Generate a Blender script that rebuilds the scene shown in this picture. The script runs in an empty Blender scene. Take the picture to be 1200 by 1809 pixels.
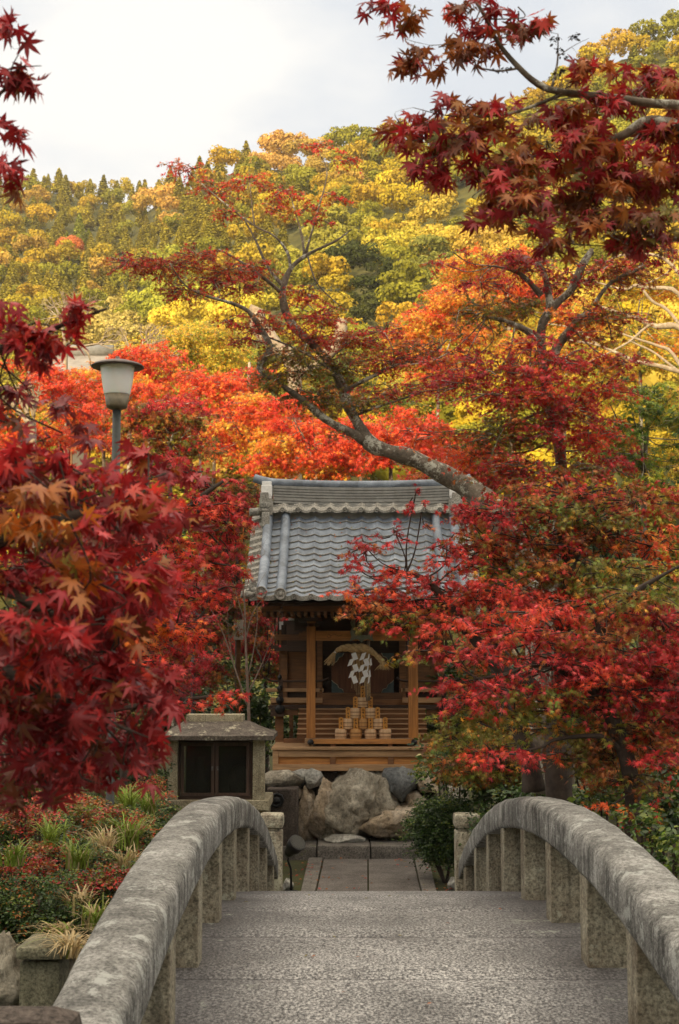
import bpy, bmesh, math, random
import numpy as np
from mathutils import Vector, Matrix, noise as mn
random.seed(7); rng = np.random.default_rng(11)
R = math.radians
scene = bpy.context.scene
# ------------------------------------------------------------------ camera, sky, sun, exposure
F = 2512.0                       # focal length in pixels of the 1200 x 1809 photograph
TH = math.atan((1180 - 904.5) / F)
CT, ST = math.cos(TH), math.sin(TH)
CZ = 2.35                        # eye height over the far path
cam_d = bpy.data.cameras.new('camera'); cam = bpy.data.objects.new('camera', cam_d)
scene.collection.objects.link(cam); scene.camera = cam
cam.location = (0, 0, CZ); cam.rotation_euler = (R(90) + TH, 0, 0)
cam_d.sensor_fit = 'VERTICAL'; cam_d.sensor_height = 36.0; cam_d.lens = F / 1809 * 36
cam_d.clip_start = 0.05; cam_d.clip_end = 3000
cam_d.dof.use_dof = True; cam_d.dof.focus_distance = 13.0; cam_d.dof.aperture_fstop = 8.0
scene.view_settings.view_transform = 'Standard'; scene.view_settings.look = 'None'
scene.view_settings.exposure = 0.22; scene.view_settings.gamma = 1.0
SUN_EL, SUN_AZ = 12.0, -24.0     # degrees; sun stands behind the camera, to its left
w = bpy.data.worlds.new('World'); scene.world = w; w.use_nodes = True
nt = w.node_tree; N = nt.nodes; L = nt.links
bg = N['Background']; bg.inputs[1].default_value = 0.10
sky = N.new('ShaderNodeTexSky'); sky.sky_type = 'NISHITA'; sky.sun_disc = False
sky.sun_elevation = R(SUN_EL); sky.sun_rotation = R(180 + SUN_AZ)
tc = N.new('ShaderNodeTexCoord'); mp = N.new('ShaderNodeMapping'); mp.inputs['Scale'].default_value = (1, 1, 2.2)
cl = N.new('ShaderNodeTexNoise'); cl.inputs['Scale'].default_value = 3.2; cl.inputs['Detail'].default_value = 6
ra = N.new('ShaderNodeValToRGB'); ra.color_ramp.elements[0].position = .34; ra.color_ramp.elements[1].position = .62
ra.color_ramp.elements[0].color = (.90,) * 3 + (1,); ra.color_ramp.elements[1].color = (.97,) * 3 + (1,)
cr = N.new('ShaderNodeValToRGB'); cr.color_ramp.elements[0].position = .40; cr.color_ramp.elements[1].position = .56
cr.color_ramp.elements[0].color = (.69, .73, .785, 1); cr.color_ramp.elements[1].color = (.92, .905, .875, 1)
sc = N.new('ShaderNodeVectorMath'); sc.operation = 'SCALE'; sc.inputs[3].default_value = 10.0
mx = N.new('ShaderNodeMix'); mx.data_type = 'RGBA'
L.new(tc.outputs['Generated'], mp.inputs[0]); L.new(mp.outputs[0], cl.inputs[0])
L.new(cl.outputs[0], ra.inputs[0]); L.new(cl.outputs[0], cr.inputs[0]); L.new(cr.outputs[0], sc.inputs[0])
L.new(ra.outputs[0], mx.inputs[0]); L.new(sky.outputs[0], mx.inputs[6]); L.new(sc.outputs[0], mx.inputs[7])
# sky boosted and warmed overhead, out of view, added as fill light
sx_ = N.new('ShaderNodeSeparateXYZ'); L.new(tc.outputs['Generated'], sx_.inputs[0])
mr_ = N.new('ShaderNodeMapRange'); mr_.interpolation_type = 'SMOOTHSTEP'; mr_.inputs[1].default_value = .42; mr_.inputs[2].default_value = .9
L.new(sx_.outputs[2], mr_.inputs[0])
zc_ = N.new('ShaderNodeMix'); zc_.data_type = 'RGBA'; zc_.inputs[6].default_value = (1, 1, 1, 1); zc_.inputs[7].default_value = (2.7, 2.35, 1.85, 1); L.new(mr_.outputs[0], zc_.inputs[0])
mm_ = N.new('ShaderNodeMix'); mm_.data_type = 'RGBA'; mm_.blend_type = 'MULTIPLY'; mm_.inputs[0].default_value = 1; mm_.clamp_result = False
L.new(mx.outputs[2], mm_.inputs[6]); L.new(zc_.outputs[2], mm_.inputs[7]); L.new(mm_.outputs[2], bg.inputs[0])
sd = bpy.data.lights.new('sun', 'SUN'); sun = bpy.data.objects.new('sun', sd); scene.collection.objects.link(sun)
sd.energy = 5.0; sd.angle = R(.5); sd.color = (1, .78, .47)
sun.rotation_euler = (R(90 - SUN_EL), 0, R(SUN_AZ)); sun.location = (-40, -90, 40)

# ------------------------------------------------------------------ helpers
COL = scene.collection
def at(px, py, Y):
    u = (px - 600) / F; v = (904.5 - py) / F
    t = Y / (CT - v * ST)
    return Vector((u * t, Y, CZ + t * (ST + v * CT)))
def proj(x, y, z):
    z = z - CZ; zc = y * CT + z * ST
    return 600 + F * x / zc, 904.5 - F * (z * CT - y * ST) / zc
def link(name, me, m=None, parent=None):
    o = bpy.data.objects.new(name, me); COL.objects.link(o)
    if m is not None: me.materials.append(m)
    if parent is not None: o.parent = parent
    return o
def tag(o, label=None, cat=None, group=None, kind=None):
    if label: o['label'] = label
    if cat: o['category'] = cat
    if group: o['group'] = group
    if kind: o['kind'] = kind
    return o
def thing(name, label, cat, loc=(0, 0, 0), group=None):
    o = bpy.data.objects.new(name, None); COL.objects.link(o); o.location = loc; o.empty_display_size = .2
    return tag(o, label, cat, group)
def keep(o, parent):               # parent a mesh written in world coordinates
    o.parent = parent; o.matrix_parent_inverse = Matrix.Translation(-Vector(parent.location)); return o

class MB:                          # collects shapes into one mesh, world coordinates
    def __init__(s): s.v = []; s.f = []; s.sm = []
    def add(s, vs, fs, smooth=False):
        b = len(s.v); s.v += [tuple(p) for p in vs]; s.f += [tuple(b + i for i in f) for f in fs]; s.sm += [smooth] * len(fs)
    def box(s, x0, x1, y0, y1, z0, z1):
        s.add([(x0,y0,z0),(x1,y0,z0),(x1,y1,z0),(x0,y1,z0),(x0,y0,z1),(x1,y0,z1),(x1,y1,z1),(x0,y1,z1)],
              [(0,3,2,1),(4,5,6,7),(0,1,5,4),(1,2,6,5),(2,3,7,6),(3,0,4,7)])
    def tube(s, pts, rad, n=8, cap=True):
        pts = [Vector(p) for p in pts]; ring0 = None; vs = []; fs = []
        up = Vector((0.13, 0.31, 1)).normalized()
        for i, p in enumerate(pts):
            d = (pts[min(i+1, len(pts)-1)] - pts[max(i-1, 0)])
            if d.length < 1e-9: d = Vector((0, 0, 1))
            d.normalize(); a = d.cross(up)
            if a.length < .05: a = d.cross(Vector((1, 0, 0)))
            a.normalize(); b = d.cross(a); r = rad[i] if hasattr(rad, '__len__') else rad
            for k in range(n):
                t = 2 * math.pi * k / n; vs.append(p + a * (r * math.cos(t)) + b * (r * math.sin(t)))
        for i in range(len(pts) - 1):
            for k in range(n):
                q = (k + 1) % n; fs.append((i*n+k, i*n+q, (i+1)*n+q, (i+1)*n+k))
        s.add(vs, fs, True)
        if cap:
            b = len(s.v) - len(vs); e = b + (len(pts) - 1) * n
            s.f.append(tuple(b + k for k in range(n))[::-1]); s.f.append(tuple(e + k for k in range(n))); s.sm += [False, False]
    def lathe(s, c, prof, n=24, axis='z'):
        vs = []; fs = []
        for r, h in prof:
            for k in range(n):
                t = 2 * math.pi * k / n; a, b = r * math.cos(t), r * math.sin(t)
                vs.append((c[0]+a, c[1]+b, c[2]+h) if axis == 'z' else ((c[0]+a, c[1]+h, c[2]+b) if axis == 'y' else (c[0]+h, c[1]+a, c[2]+b)))
        for i in range(len(prof) - 1):
            for k in range(n):
                q = (k + 1) % n; fs.append((i*n+k, i*n+q, (i+1)*n+q, (i+1)*n+k))
        fs.append(tuple(range(n))[::-1]); fs.append(tuple((len(prof)-1)*n + k for k in range(n)))
        s.add(vs, fs, True)
    def prism(s, poly, y0, y1):    # outline in x,z extruded along y
        n = len(poly)
        s.add([(x, y0, z) for x, z in poly] + [(x, y1, z) for x, z in poly],
              [tuple(range(n)), tuple(range(2*n-1, n-1, -1))] + [(i, i+n, (i+1) % n + n, (i+1) % n) for i in range(n)])
    def build(s, name, m, parent=None, bevel=0, kp=True):
        me = bpy.data.meshes.new(name); me.from_pydata(s.v, [], s.f)
        me.polygons.foreach_set('use_smooth', s.sm); me.update()
        bm = bmesh.new(); bm.from_mesh(me); bmesh.ops.recalc_face_normals(bm, faces=bm.faces)
        if bevel:
            ed = [e for e in bm.edges if len(e.link_faces) == 2 and e.calc_face_angle(0) > .6]
            bmesh.ops.bevel(bm, geom=ed, offset=bevel, segments=2, affect='EDGES', profile=.6, clamp_overlap=True)
        bm.to_mesh(me); bm.free()
        o = link(name, me, m)
        if parent is not None:
            keep(o, parent)
        return o

def smooth_path(pts, rad, sub=5, wob=0):
    P = [Vector(p) for p in pts]; out = []; ro = []
    n = len(P)
    for i in range(n - 1):
        a, b, c, d = P[max(i-1, 0)], P[i], P[i+1], P[min(i+2, n-1)]
        for k in range(sub):
            t = k / sub
            q = .5 * ((2*b) + (c-a)*t + (2*a-5*b+4*c-d)*t*t + (3*b-a-3*c+d)*t**3)
            if wob: q += Vector(mn.noise_vector(q * 2.2)) * wob * rad[i]
            out.append(q); rj = rad[i]*(1-t) + rad[i+1]*t; ro.append(rj * (1 + (.28 * mn.noise(q * 5) if wob else 0)))
    out.append(P[-1]); ro.append(rad[-1]); return out, ro

# ------------------------------------------------------------------ materials
def newmat(name):
    m = bpy.data.materials.new(name); m.use_nodes = True; t = m.node_tree
    return m, t, t.nodes, t.links, t.nodes['Principled BSDF']
def tex(t, kind, scale, detail=5, rough=.6, vec=None, stretch=None):
    n = t.nodes.new(kind); n.inputs['Scale'].default_value = scale
    if 'Detail' in n.inputs: n.inputs['Detail'].default_value = detail
    if 'Roughness' in n.inputs and kind == 'ShaderNodeTexNoise': n.inputs['Roughness'].default_value = rough
    c = t.nodes.new('ShaderNodeTexCoord'); mpn = t.nodes.new('ShaderNodeMapping')
    if stretch: mpn.inputs['Scale'].default_value = stretch
    t.links.new(c.outputs['Object'], mpn.inputs[0]); t.links.new(mpn.outputs[0], n.inputs['Vector'])
    return n
def ramp(t, src, stops):
    r = t.nodes.new('ShaderNodeValToRGB'); e = r.color_ramp.elements
    while len(e) < len(stops): e.new(.5)
    for x, (p, c) in zip(e, stops): x.position = p; x.color = tuple(c) + (1,) if len(c) == 3 else c
    t.links.new(src, r.inputs[0]); return r
def mixc(t, fac, a, b, mode='MIX'):
    m = t.nodes.new('ShaderNodeMix'); m.data_type = 'RGBA'; m.blend_type = mode
    for s, v in ((0, fac), (6, a), (7, b)):
        if isinstance(v, (int, float)): m.inputs[s].default_value = v
        elif isinstance(v, tuple): m.inputs[s].default_value = v + (1,) if len(v) == 3 else v
        else: t.links.new(v, m.inputs[s])
    return m.outputs[2]
def bump(t, h, bsdf, st=.4, dist=.02):
    b = t.nodes.new('ShaderNodeBump'); b.inputs['Strength'].default_value = st; b.inputs['Distance'].default_value = dist
    t.links.new(h, b.inputs['Height']); t.links.new(b.outputs[0], bsdf.inputs['Normal'])
def G(v): return (v, v, v)
def stone(name, c0, c1, c2, spk=90, streak=0.0, lichen=(.5, .5, .42), lich=.62, bs=.5, blotch=3.0):
    m, t, n, l, b = newmat(name)
    big = tex(t, 'ShaderNodeTexNoise', blotch, 9, .75); fine = tex(t, 'ShaderNodeTexNoise', spk, 4, .7)
    base = ramp(t, big.outputs[0], [(.32, c0), (.5, c1), (.68, c2)]).outputs[0]
    sp = ramp(t, fine.outputs[0], [(.36, G(.35)), (.5, G(.95)), (.66, G(1.5))]).outputs[0]
    col = mixc(t, .85, base, sp, 'MULTIPLY')
    if streak:
        s = tex(t, 'ShaderNodeTexNoise', 9, 5, .7, stretch=(1.6, 1.6, .09))
        gn = n.new('ShaderNodeNewGeometry'); sg = n.new('ShaderNodeSeparateXYZ'); l.new(gn.outputs['Normal'], sg.inputs[0])
        sm_ = n.new('ShaderNodeMapRange'); sm_.inputs[1].default_value = .75; sm_.inputs[2].default_value = .25; sm_.inputs[3].default_value = 0; sm_.inputs[4].default_value = streak; l.new(sg.outputs[2], sm_.inputs[0])
        col = mixc(t, sm_.outputs[0], col, ramp(t, s.outputs[0], [(.36, G(.28)), (.52, G(1.0)), (.7, G(1.25))]).outputs[0], 'MULTIPLY')
    li = tex(t, 'ShaderNodeTexNoise', 7, 8, .75)
    lm = ramp(t, li.outputs[0], [(lich, G(0)), (lich + .05, G(1))]).outputs[0]
    lm2 = t.nodes.new('ShaderNodeMath'); lm2.operation = 'MULTIPLY'; lm2.inputs[1].default_value = .7; l.new(lm, lm2.inputs[0])
    col = mixc(t, lm2.outputs[0], col, lichen)
    l.new(col, b.inputs['Base Color']); b.inputs['Roughness'].default_value = .9; b.inputs['Specular IOR Level'].default_value = .25
    bump(t, fine.outputs[0], b, bs, .012); return m
def wood(name, c0, c1, grain=(1, 14, 14), rough=.75, sc=3.0):
    m, t, n, l, b = newmat(name)
    g = tex(t, 'ShaderNodeTexNoise', sc, 6, .65, stretch=grain)
    big = tex(t, 'ShaderNodeTexNoise', 1.7, 4, .6)
    c = ramp(t, g.outputs[0], [(.3, c0), (.7, c1)]).outputs[0]
    c = mixc(t, .55, c, ramp(t, big.outputs[0], [(.35, G(.55)), (.65, G(1.15))]).outputs[0], 'MULTIPLY')
    l.new(c, b.inputs['Base Color']); b.inputs['Roughness'].default_value = rough; bump(t, g.outputs[0], b, .25, .01); return m
def plain(name, c, rough=.6, metal=0, nz=.25, ns=25):
    m, t, n, l, b = newmat(name)
    k = tex(t, 'ShaderNodeTexNoise', ns, 5, .6)
    l.new(mixc(t, 1.0, tuple(c), ramp(t, k.outputs[0], [(.3, G(1-nz)), (.7, G(1+nz))]).outputs[0], 'MULTIPLY'), b.inputs['Base Color'])
    b.inputs['Roughness'].default_value = rough; b.inputs['Metallic'].default_value = metal
    bump(t, k.outputs[0], b, .1, .005); return m
def leafmat(name, trans=.35, gloss=.5, objcol=False, spec=.35, nsc=.6):
    m, t, n, l, b = newmat(name)
    if objcol:
        oi = n.new('ShaderNodeObjectInfo'); a = n.new('ShaderNodeAttribute'); a.attribute_name = 'Col'
        col = mixc(t, 1.0, oi.outputs['Color'], a.outputs['Color'], 'MULTIPLY')
    else:
        a = n.new('ShaderNodeAttribute'); a.attribute_name = 'Col'; col = a.outputs['Color']
    l.new(col, b.inputs['Base Color']); b.inputs['Roughness'].default_value = gloss; b.inputs['Specular IOR Level'].default_value = spec
    tr = n.new('ShaderNodeBsdfTranslucent'); l.new(col, tr.inputs[0])
    ms = n.new('ShaderNodeMixShader'); ms.inputs[0].default_value = trans
    l.new(b.outputs[0], ms.inputs[1]); l.new(tr.outputs[0], ms.inputs[2]); l.new(ms.outputs[0], n['Material Output'].inputs[0]); return m
def barkmat(name, c0, c1, lich=(.55, .55, .45), th=.56):
    m, t, n, l, b = newmat(name)
    g = tex(t, 'ShaderNodeTexNoise', 14, 6, .7); k = tex(t, 'ShaderNodeTexNoise', 5.5, 7, .8)
    c = ramp(t, g.outputs[0], [(.3, c0), (.7, c1)]).outputs[0]
    c = mixc(t, ramp(t, k.outputs[0], [(th, G(0)), (th + .05, G(.85))]).outputs[0], c, lich)
    l.new(c, b.inputs['Base Color']); b.inputs['Roughness'].default_value = .95; bump(t, g.outputs[0], b, .6, .02); return m

M = dict(
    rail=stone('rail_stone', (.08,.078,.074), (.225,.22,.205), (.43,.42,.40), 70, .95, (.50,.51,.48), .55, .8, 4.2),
    baluster=stone('baluster_stone', (.15,.115,.08), (.265,.235,.175), (.38,.355,.275), 60, .55, (.44,.44,.35), .6, .6, 4),
    post=stone('post_stone', (.16,.12,.085), (.38,.34,.26), (.55,.53,.42), 50, .5, (.6,.6,.46), .56, .6, 6),
    slab=stone('path_stone', (.10,.088,.082), (.15,.135,.125), (.21,.19,.175), 80, 0, (.25,.25,.2), .72, .5, 2),
    kerb=stone('kerb_stone', (.10,.09,.08), (.17,.155,.14), (.26,.24,.21), 60, .2, (.12,.15,.04), .60, .5, 3),
    dark=stone('dark_stone', (.045,.036,.032), (.085,.068,.058), (.16,.13,.11), 50, .5, (.3,.28,.2), .66, .6, 4),
    case_stone=stone('case_stone', (.19,.155,.10), (.40,.355,.245), (.56,.51,.38), 70, .5, (.22,.18,.12), .60, .4, 4),
    case_roof=stone('case_roof_stone', (.055,.045,.038), (.12,.10,.085), (.19,.165,.135), 60, .1, (.52,.48,.36), .57, .5, 5),
    wall=stone('wall_stone', (.12,.11,.07), (.2,.19,.13), (.33,.31,.22), 60, .3, (.4,.42,.3), .62, .6, 4),
    tile=None, wood=wood('golden_wood', (.34,.14,.038), (.68,.31,.085)),
    wood_v=wood('post_wood', (.30,.115,.028), (.60,.25,.06), (14, 14, 1)),
    wood_grey=wood('weathered_wood', (.27,.15,.075), (.54,.33,.165)),
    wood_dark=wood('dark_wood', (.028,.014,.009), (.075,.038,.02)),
    wood_mid=wood('brown_wood', (.12,.05,.019), (.27,.12,.042)),
    black=plain('black_metal', (.010,.010,.011), .45, .3, .2), white=plain('white_paper', (.8,.78,.74), .8, 0, .06),
    plaster=plain('white_plaster', (.78,.77,.75), .85, 0, .08), cream=plain('cream_wall', (.62,.52,.4), .9, 0, .12, 6),
    bark=barkmat('maple_bark', (.06,.046,.034), (.25,.20,.15), (.56,.54,.45), .53), bark_dark=barkmat('dark_bark', (.03,.02,.016), (.085,.06,.045), (.28,.26,.2), .66),
    bark_pale=barkmat('pale_bark', (.24,.19,.13), (.55,.44,.32), (.7,.62,.5), .58), twig=barkmat('twig_bark', (.12,.08,.06), (.25,.18,.14), (.35,.3,.25), .7),
    leaf=leafmat('maple_leaf', .32, .5), leaf_big=leafmat('large_maple_leaf', .28, .42, spec=.5), leaf_g=leafmat('bush_leaf', .25, .35, spec=.5),
    far=leafmat('hill_foliage', .2, .8, True, .1), grass=leafmat('grass_blade', .3, .5),
)
def tile_mat():
    m, t, n, l, b = newmat('grey_roof_tile')
    k = tex(t, 'ShaderNodeTexNoise', 5, 6, .7); f = tex(t, 'ShaderNodeTexNoise', 60, 3, .6)
    c = ramp(t, k.outputs[0], [(.3, (.10,.115,.14)), (.5, (.165,.195,.24)), (.72, (.28,.32,.38))]).outputs[0]
    c = mixc(t, .6, c, ramp(t, f.outputs[0], [(.3, G(.7)), (.7, G(1.2))]).outputs[0], 'MULTIPLY')
    vo = tex(t, 'ShaderNodeTexVoronoi', 5.2, 0); sp_ = n.new('ShaderNodeSeparateColor'); l.new(vo.outputs['Color'], sp_.inputs[0])
    c = mixc(t, 1.0, c, ramp(t, sp_.outputs[0], [(.0, G(.72)), (1.0, G(1.22))]).outputs[0], 'MULTIPLY')
    l.new(c, b.inputs['Base Color']); b.inputs['Roughness'].default_value = .5; b.inputs['Specular IOR Level'].default_value = .5
    bump(t, f.outputs[0], b, .2, .004); return m
M['tile'] = tile_mat()
def tile_edge():
    m = stone('tile_edge_grey', (.17,.16,.14), (.29,.275,.245), (.42,.40,.36), 60, 0, (.45,.43,.36), .64, .3, 6); return m
M['tile_edge'] = tile_edge()
M['ridge'] = plain('ridge_tile_grey', (.25,.245,.23), .6, 0, .25, 9)
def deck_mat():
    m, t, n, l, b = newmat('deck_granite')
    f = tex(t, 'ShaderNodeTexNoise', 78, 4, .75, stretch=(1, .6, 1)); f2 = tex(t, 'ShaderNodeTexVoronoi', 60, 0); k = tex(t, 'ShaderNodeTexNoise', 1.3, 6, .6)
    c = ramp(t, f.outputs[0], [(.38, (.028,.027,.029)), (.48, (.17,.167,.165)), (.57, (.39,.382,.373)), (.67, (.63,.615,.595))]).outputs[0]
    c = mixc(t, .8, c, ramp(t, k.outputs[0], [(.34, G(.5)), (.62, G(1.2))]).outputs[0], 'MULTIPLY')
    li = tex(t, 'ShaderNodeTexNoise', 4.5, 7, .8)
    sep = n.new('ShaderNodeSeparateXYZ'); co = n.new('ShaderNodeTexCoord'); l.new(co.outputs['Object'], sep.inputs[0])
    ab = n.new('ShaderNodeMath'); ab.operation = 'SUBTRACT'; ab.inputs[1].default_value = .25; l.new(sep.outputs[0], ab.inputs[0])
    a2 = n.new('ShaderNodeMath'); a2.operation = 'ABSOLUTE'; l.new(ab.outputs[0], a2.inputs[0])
    # dirt and lichen along both walkway edges, dirt deepened further as painted shade
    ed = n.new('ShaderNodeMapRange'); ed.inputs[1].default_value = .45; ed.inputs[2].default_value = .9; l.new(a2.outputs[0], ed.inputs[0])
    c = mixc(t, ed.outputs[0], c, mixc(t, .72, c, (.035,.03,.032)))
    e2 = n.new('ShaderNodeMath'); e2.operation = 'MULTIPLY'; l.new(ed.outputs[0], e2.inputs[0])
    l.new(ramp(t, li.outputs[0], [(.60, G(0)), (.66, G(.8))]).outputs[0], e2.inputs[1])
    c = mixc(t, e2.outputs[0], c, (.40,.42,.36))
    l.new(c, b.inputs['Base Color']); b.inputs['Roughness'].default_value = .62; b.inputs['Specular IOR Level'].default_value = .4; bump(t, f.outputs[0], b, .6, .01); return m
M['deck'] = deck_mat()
def ground_mat():
    m, t, n, l, b = newmat('mossy_ground')
    k = tex(t, 'ShaderNodeTexNoise', 1.6, 8, .7); f = tex(t, 'ShaderNodeTexNoise', 30, 4, .7)
    c = ramp(t, k.outputs[0], [(.3, (.045,.035,.02)), (.5, (.05,.055,.018)), (.7, (.075,.085,.02))]).outputs[0]
    c = mixc(t, ramp(t, f.outputs[0], [(.62, G(0)), (.68, G(1))]).outputs[0], c, (.22,.06,.025))
    l.new(c, b.inputs['Base Color']); b.inputs['Roughness'].default_value = 1; bump(t, f.outputs[0], b, .7, .03); return m
M['ground'] = ground_mat()
def water_mat():
    m, t, n, l, b = newmat('pond_water'); b.inputs['Base Color'].default_value = (.015,.02,.012,1); b.inputs['Roughness'].default_value = .06
    k = tex(t, 'ShaderNodeTexNoise', 6, 3); bump(t, k.outputs[0], b, .12, .02); return m
M['water'] = water_mat()
def glass_mat():
    m, t, n, l, b = newmat('case_glass'); b.inputs['Base Color'].default_value = (.03,.03,.025,1); b.inputs['Roughness'].default_value = .04
    tr = n.new('ShaderNodeBsdfTransparent'); tr.inputs[0].default_value = (.75,.78,.74,1); ms = n.new('ShaderNodeMixShader'); ms.inputs[0].default_value = .55
    l.new(b.outputs[0], ms.inputs[1]); l.new(tr.outputs[0], ms.inputs[2]); l.new(ms.outputs[0], n['Material Output'].inputs[0]); return m
M['glass'] = glass_mat()

# ------------------------------------------------------------------ leaf instancing into one mesh
def star(angles, lens, notch=.32, wide=0, droop=.25, fold=0.0):
    vs = [(0, 0, 0)]; fs = []
    A = [math.radians(a) for a in angles]
    def z(x, y): return -droop * (x*x + y*y)
    def add(r, a, dz=0):
        x, y = r * math.sin(a), r * math.cos(a); vs.append((x, y, z(x, y) + dz)); return len(vs) - 1
    nts = []
    for i in range(len(A) + 1):
        if i == 0: nts.append(add(notch * .55, A[0] - .3))
        elif i == len(A): nts.append(add(notch * .55, A[-1] + .3))
        else: nts.append(add(notch * min(1, .5 + .5 * min(lens[i-1], lens[i])), (A[i-1] + A[i]) / 2))
    for i, a in enumerate(A):
        tip = add(lens[i], a, -.06 * random.random())
        if wide:
            wv = wide * lens[i]; m = .55 * lens[i]
            l_ = add(m, a - wv / m * .5, fold); r_ = add(m, a + wv / m * .5, fold)
            fs.append((0, nts[i], l_, tip, r_, nts[i+1]))
        else: fs.append((0, nts[i], tip, nts[i+1]))
    return np.array(vs, float), fs
BIG = [star([-128,-84,-42,0,42,84,128], [.42,.78,.95,1,.95,.78,.42], .34, .24, d, fo) for d, fo in ((.1,.02),(.35,.04),(.6,.03),(-.15,.03),(.25,-.03))]
MID = [star([-120,-76,-38,0,38,76,120], [.4,.8,.95,1,.95,.8,.4], .30, 0, d) for d in (.15,.5,-.1)]
SML = [star([-95,-48,0,48,95], [.75,.95,1,.95,.75], .30, 0, d) for d in (.2,.55)]
OVL = [(np.array([(0,0,0),(-.24,.3,.04),(-.26,.6,.02),(0,1,-.1),(.26,.6,.02),(.24,.3,.04)], float), [(0,1,2,3),(0,3,4,5)]),
       (np.array([(0,0,0),(-.2,.3,-.03),(-.2,.6,-.05),(0,1,-.3),(.2,.6,-.05),(.2,.3,-.03)], float), [(0,1,2,3),(0,3,4,5)])]
DIA = [(np.array([(0,0,0),(-.32,.5,.05),(0,1,-.1),(.32,.5,.05)], float), [(0,1,2,3)])]
NEEDLE = [(np.array([(0,0,0),(-.09,.5,.0),(0,1,-.1),(.09,.5,.0),(-.5,.75,0),(-.42,.6,0),(.5,.75,0),(.42,.6,0)], float), [(0,1,2,3),(0,5,4),(0,6,7)])]
def frames(axis, normal):          # axis: leaf direction (N,3), normal approx -> rotation (N,3,3) columns x,y,z
    y = axis / (np.linalg.norm(axis, axis=1, keepdims=True) + 1e-9)
    x = np.cross(y, normal); x /= (np.linalg.norm(x, axis=1, keepdims=True) + 1e-9)
    z = np.cross(x, y); return np.stack([x, y, z], axis=2)
def leafmesh(name, tpls, pos, axis, normal, size, col, mat):
    Rm = frames(axis, normal); n = len(pos); pick = rng.integers(0, len(tpls), n)
    V = []; Cc = []; LI = []; LS = []; LT = []; vo = 0; lo = 0
    for ti, (tv, tf) in enumerate(tpls):
        idx = np.nonzero(pick == ti)[0]
        if len(idx) == 0: continue
        vv = np.einsum('nij,kj->nki', Rm[idx], tv) * size[idx, None, None] + pos[idx, None, :]
        k = len(tv); m = len(idx); V.append(vv.reshape(-1, 3)); Cc.append(np.repeat(col[idx], k, axis=0) * np.tile(1.12 - .22 * np.linalg.norm(tv[:, :2], axis=1), m)[:, None] * rng.uniform(.86, 1.14, (m * k, 1)))
        fl = np.concatenate([np.array(f) for f in tf]); ln = np.array([len(f) for f in tf])
        st = np.concatenate([[0], np.cumsum(ln)[:-1]])
        LI.append((fl[None, :] + (vo + np.arange(m) * k)[:, None]).ravel())
        LS.append((st[None, :] + (lo + np.arange(m) * len(fl))[:, None]).ravel()); LT.append(np.tile(ln, m))
        vo += m * k; lo += m * len(fl)
    V = np.concatenate(V); LI = np.concatenate(LI).astype(np.int32); LS = np.concatenate(LS).astype(np.int32); LT = np.concatenate(LT).astype(np.int32); Cc = np.concatenate(Cc)
    me = bpy.data.meshes.new(name); me.vertices.add(len(V)); me.vertices.foreach_set('co', V.ravel().astype(np.float32))
    me.loops.add(len(LI)); me.loops.foreach_set('vertex_index', LI)
    me.polygons.add(len(LS)); me.polygons.foreach_set('loop_start', LS); me.polygons.foreach_set('loop_total', LT)
    me.update(calc_edges=True)
    a = me.attributes.new('Col', 'FLOAT_COLOR', 'POINT'); a.data.foreach_set('color', np.concatenate([Cc, np.ones((len(Cc), 1))], axis=1).ravel().astype(np.float32))
    me.materials.append(mat); return me

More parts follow.
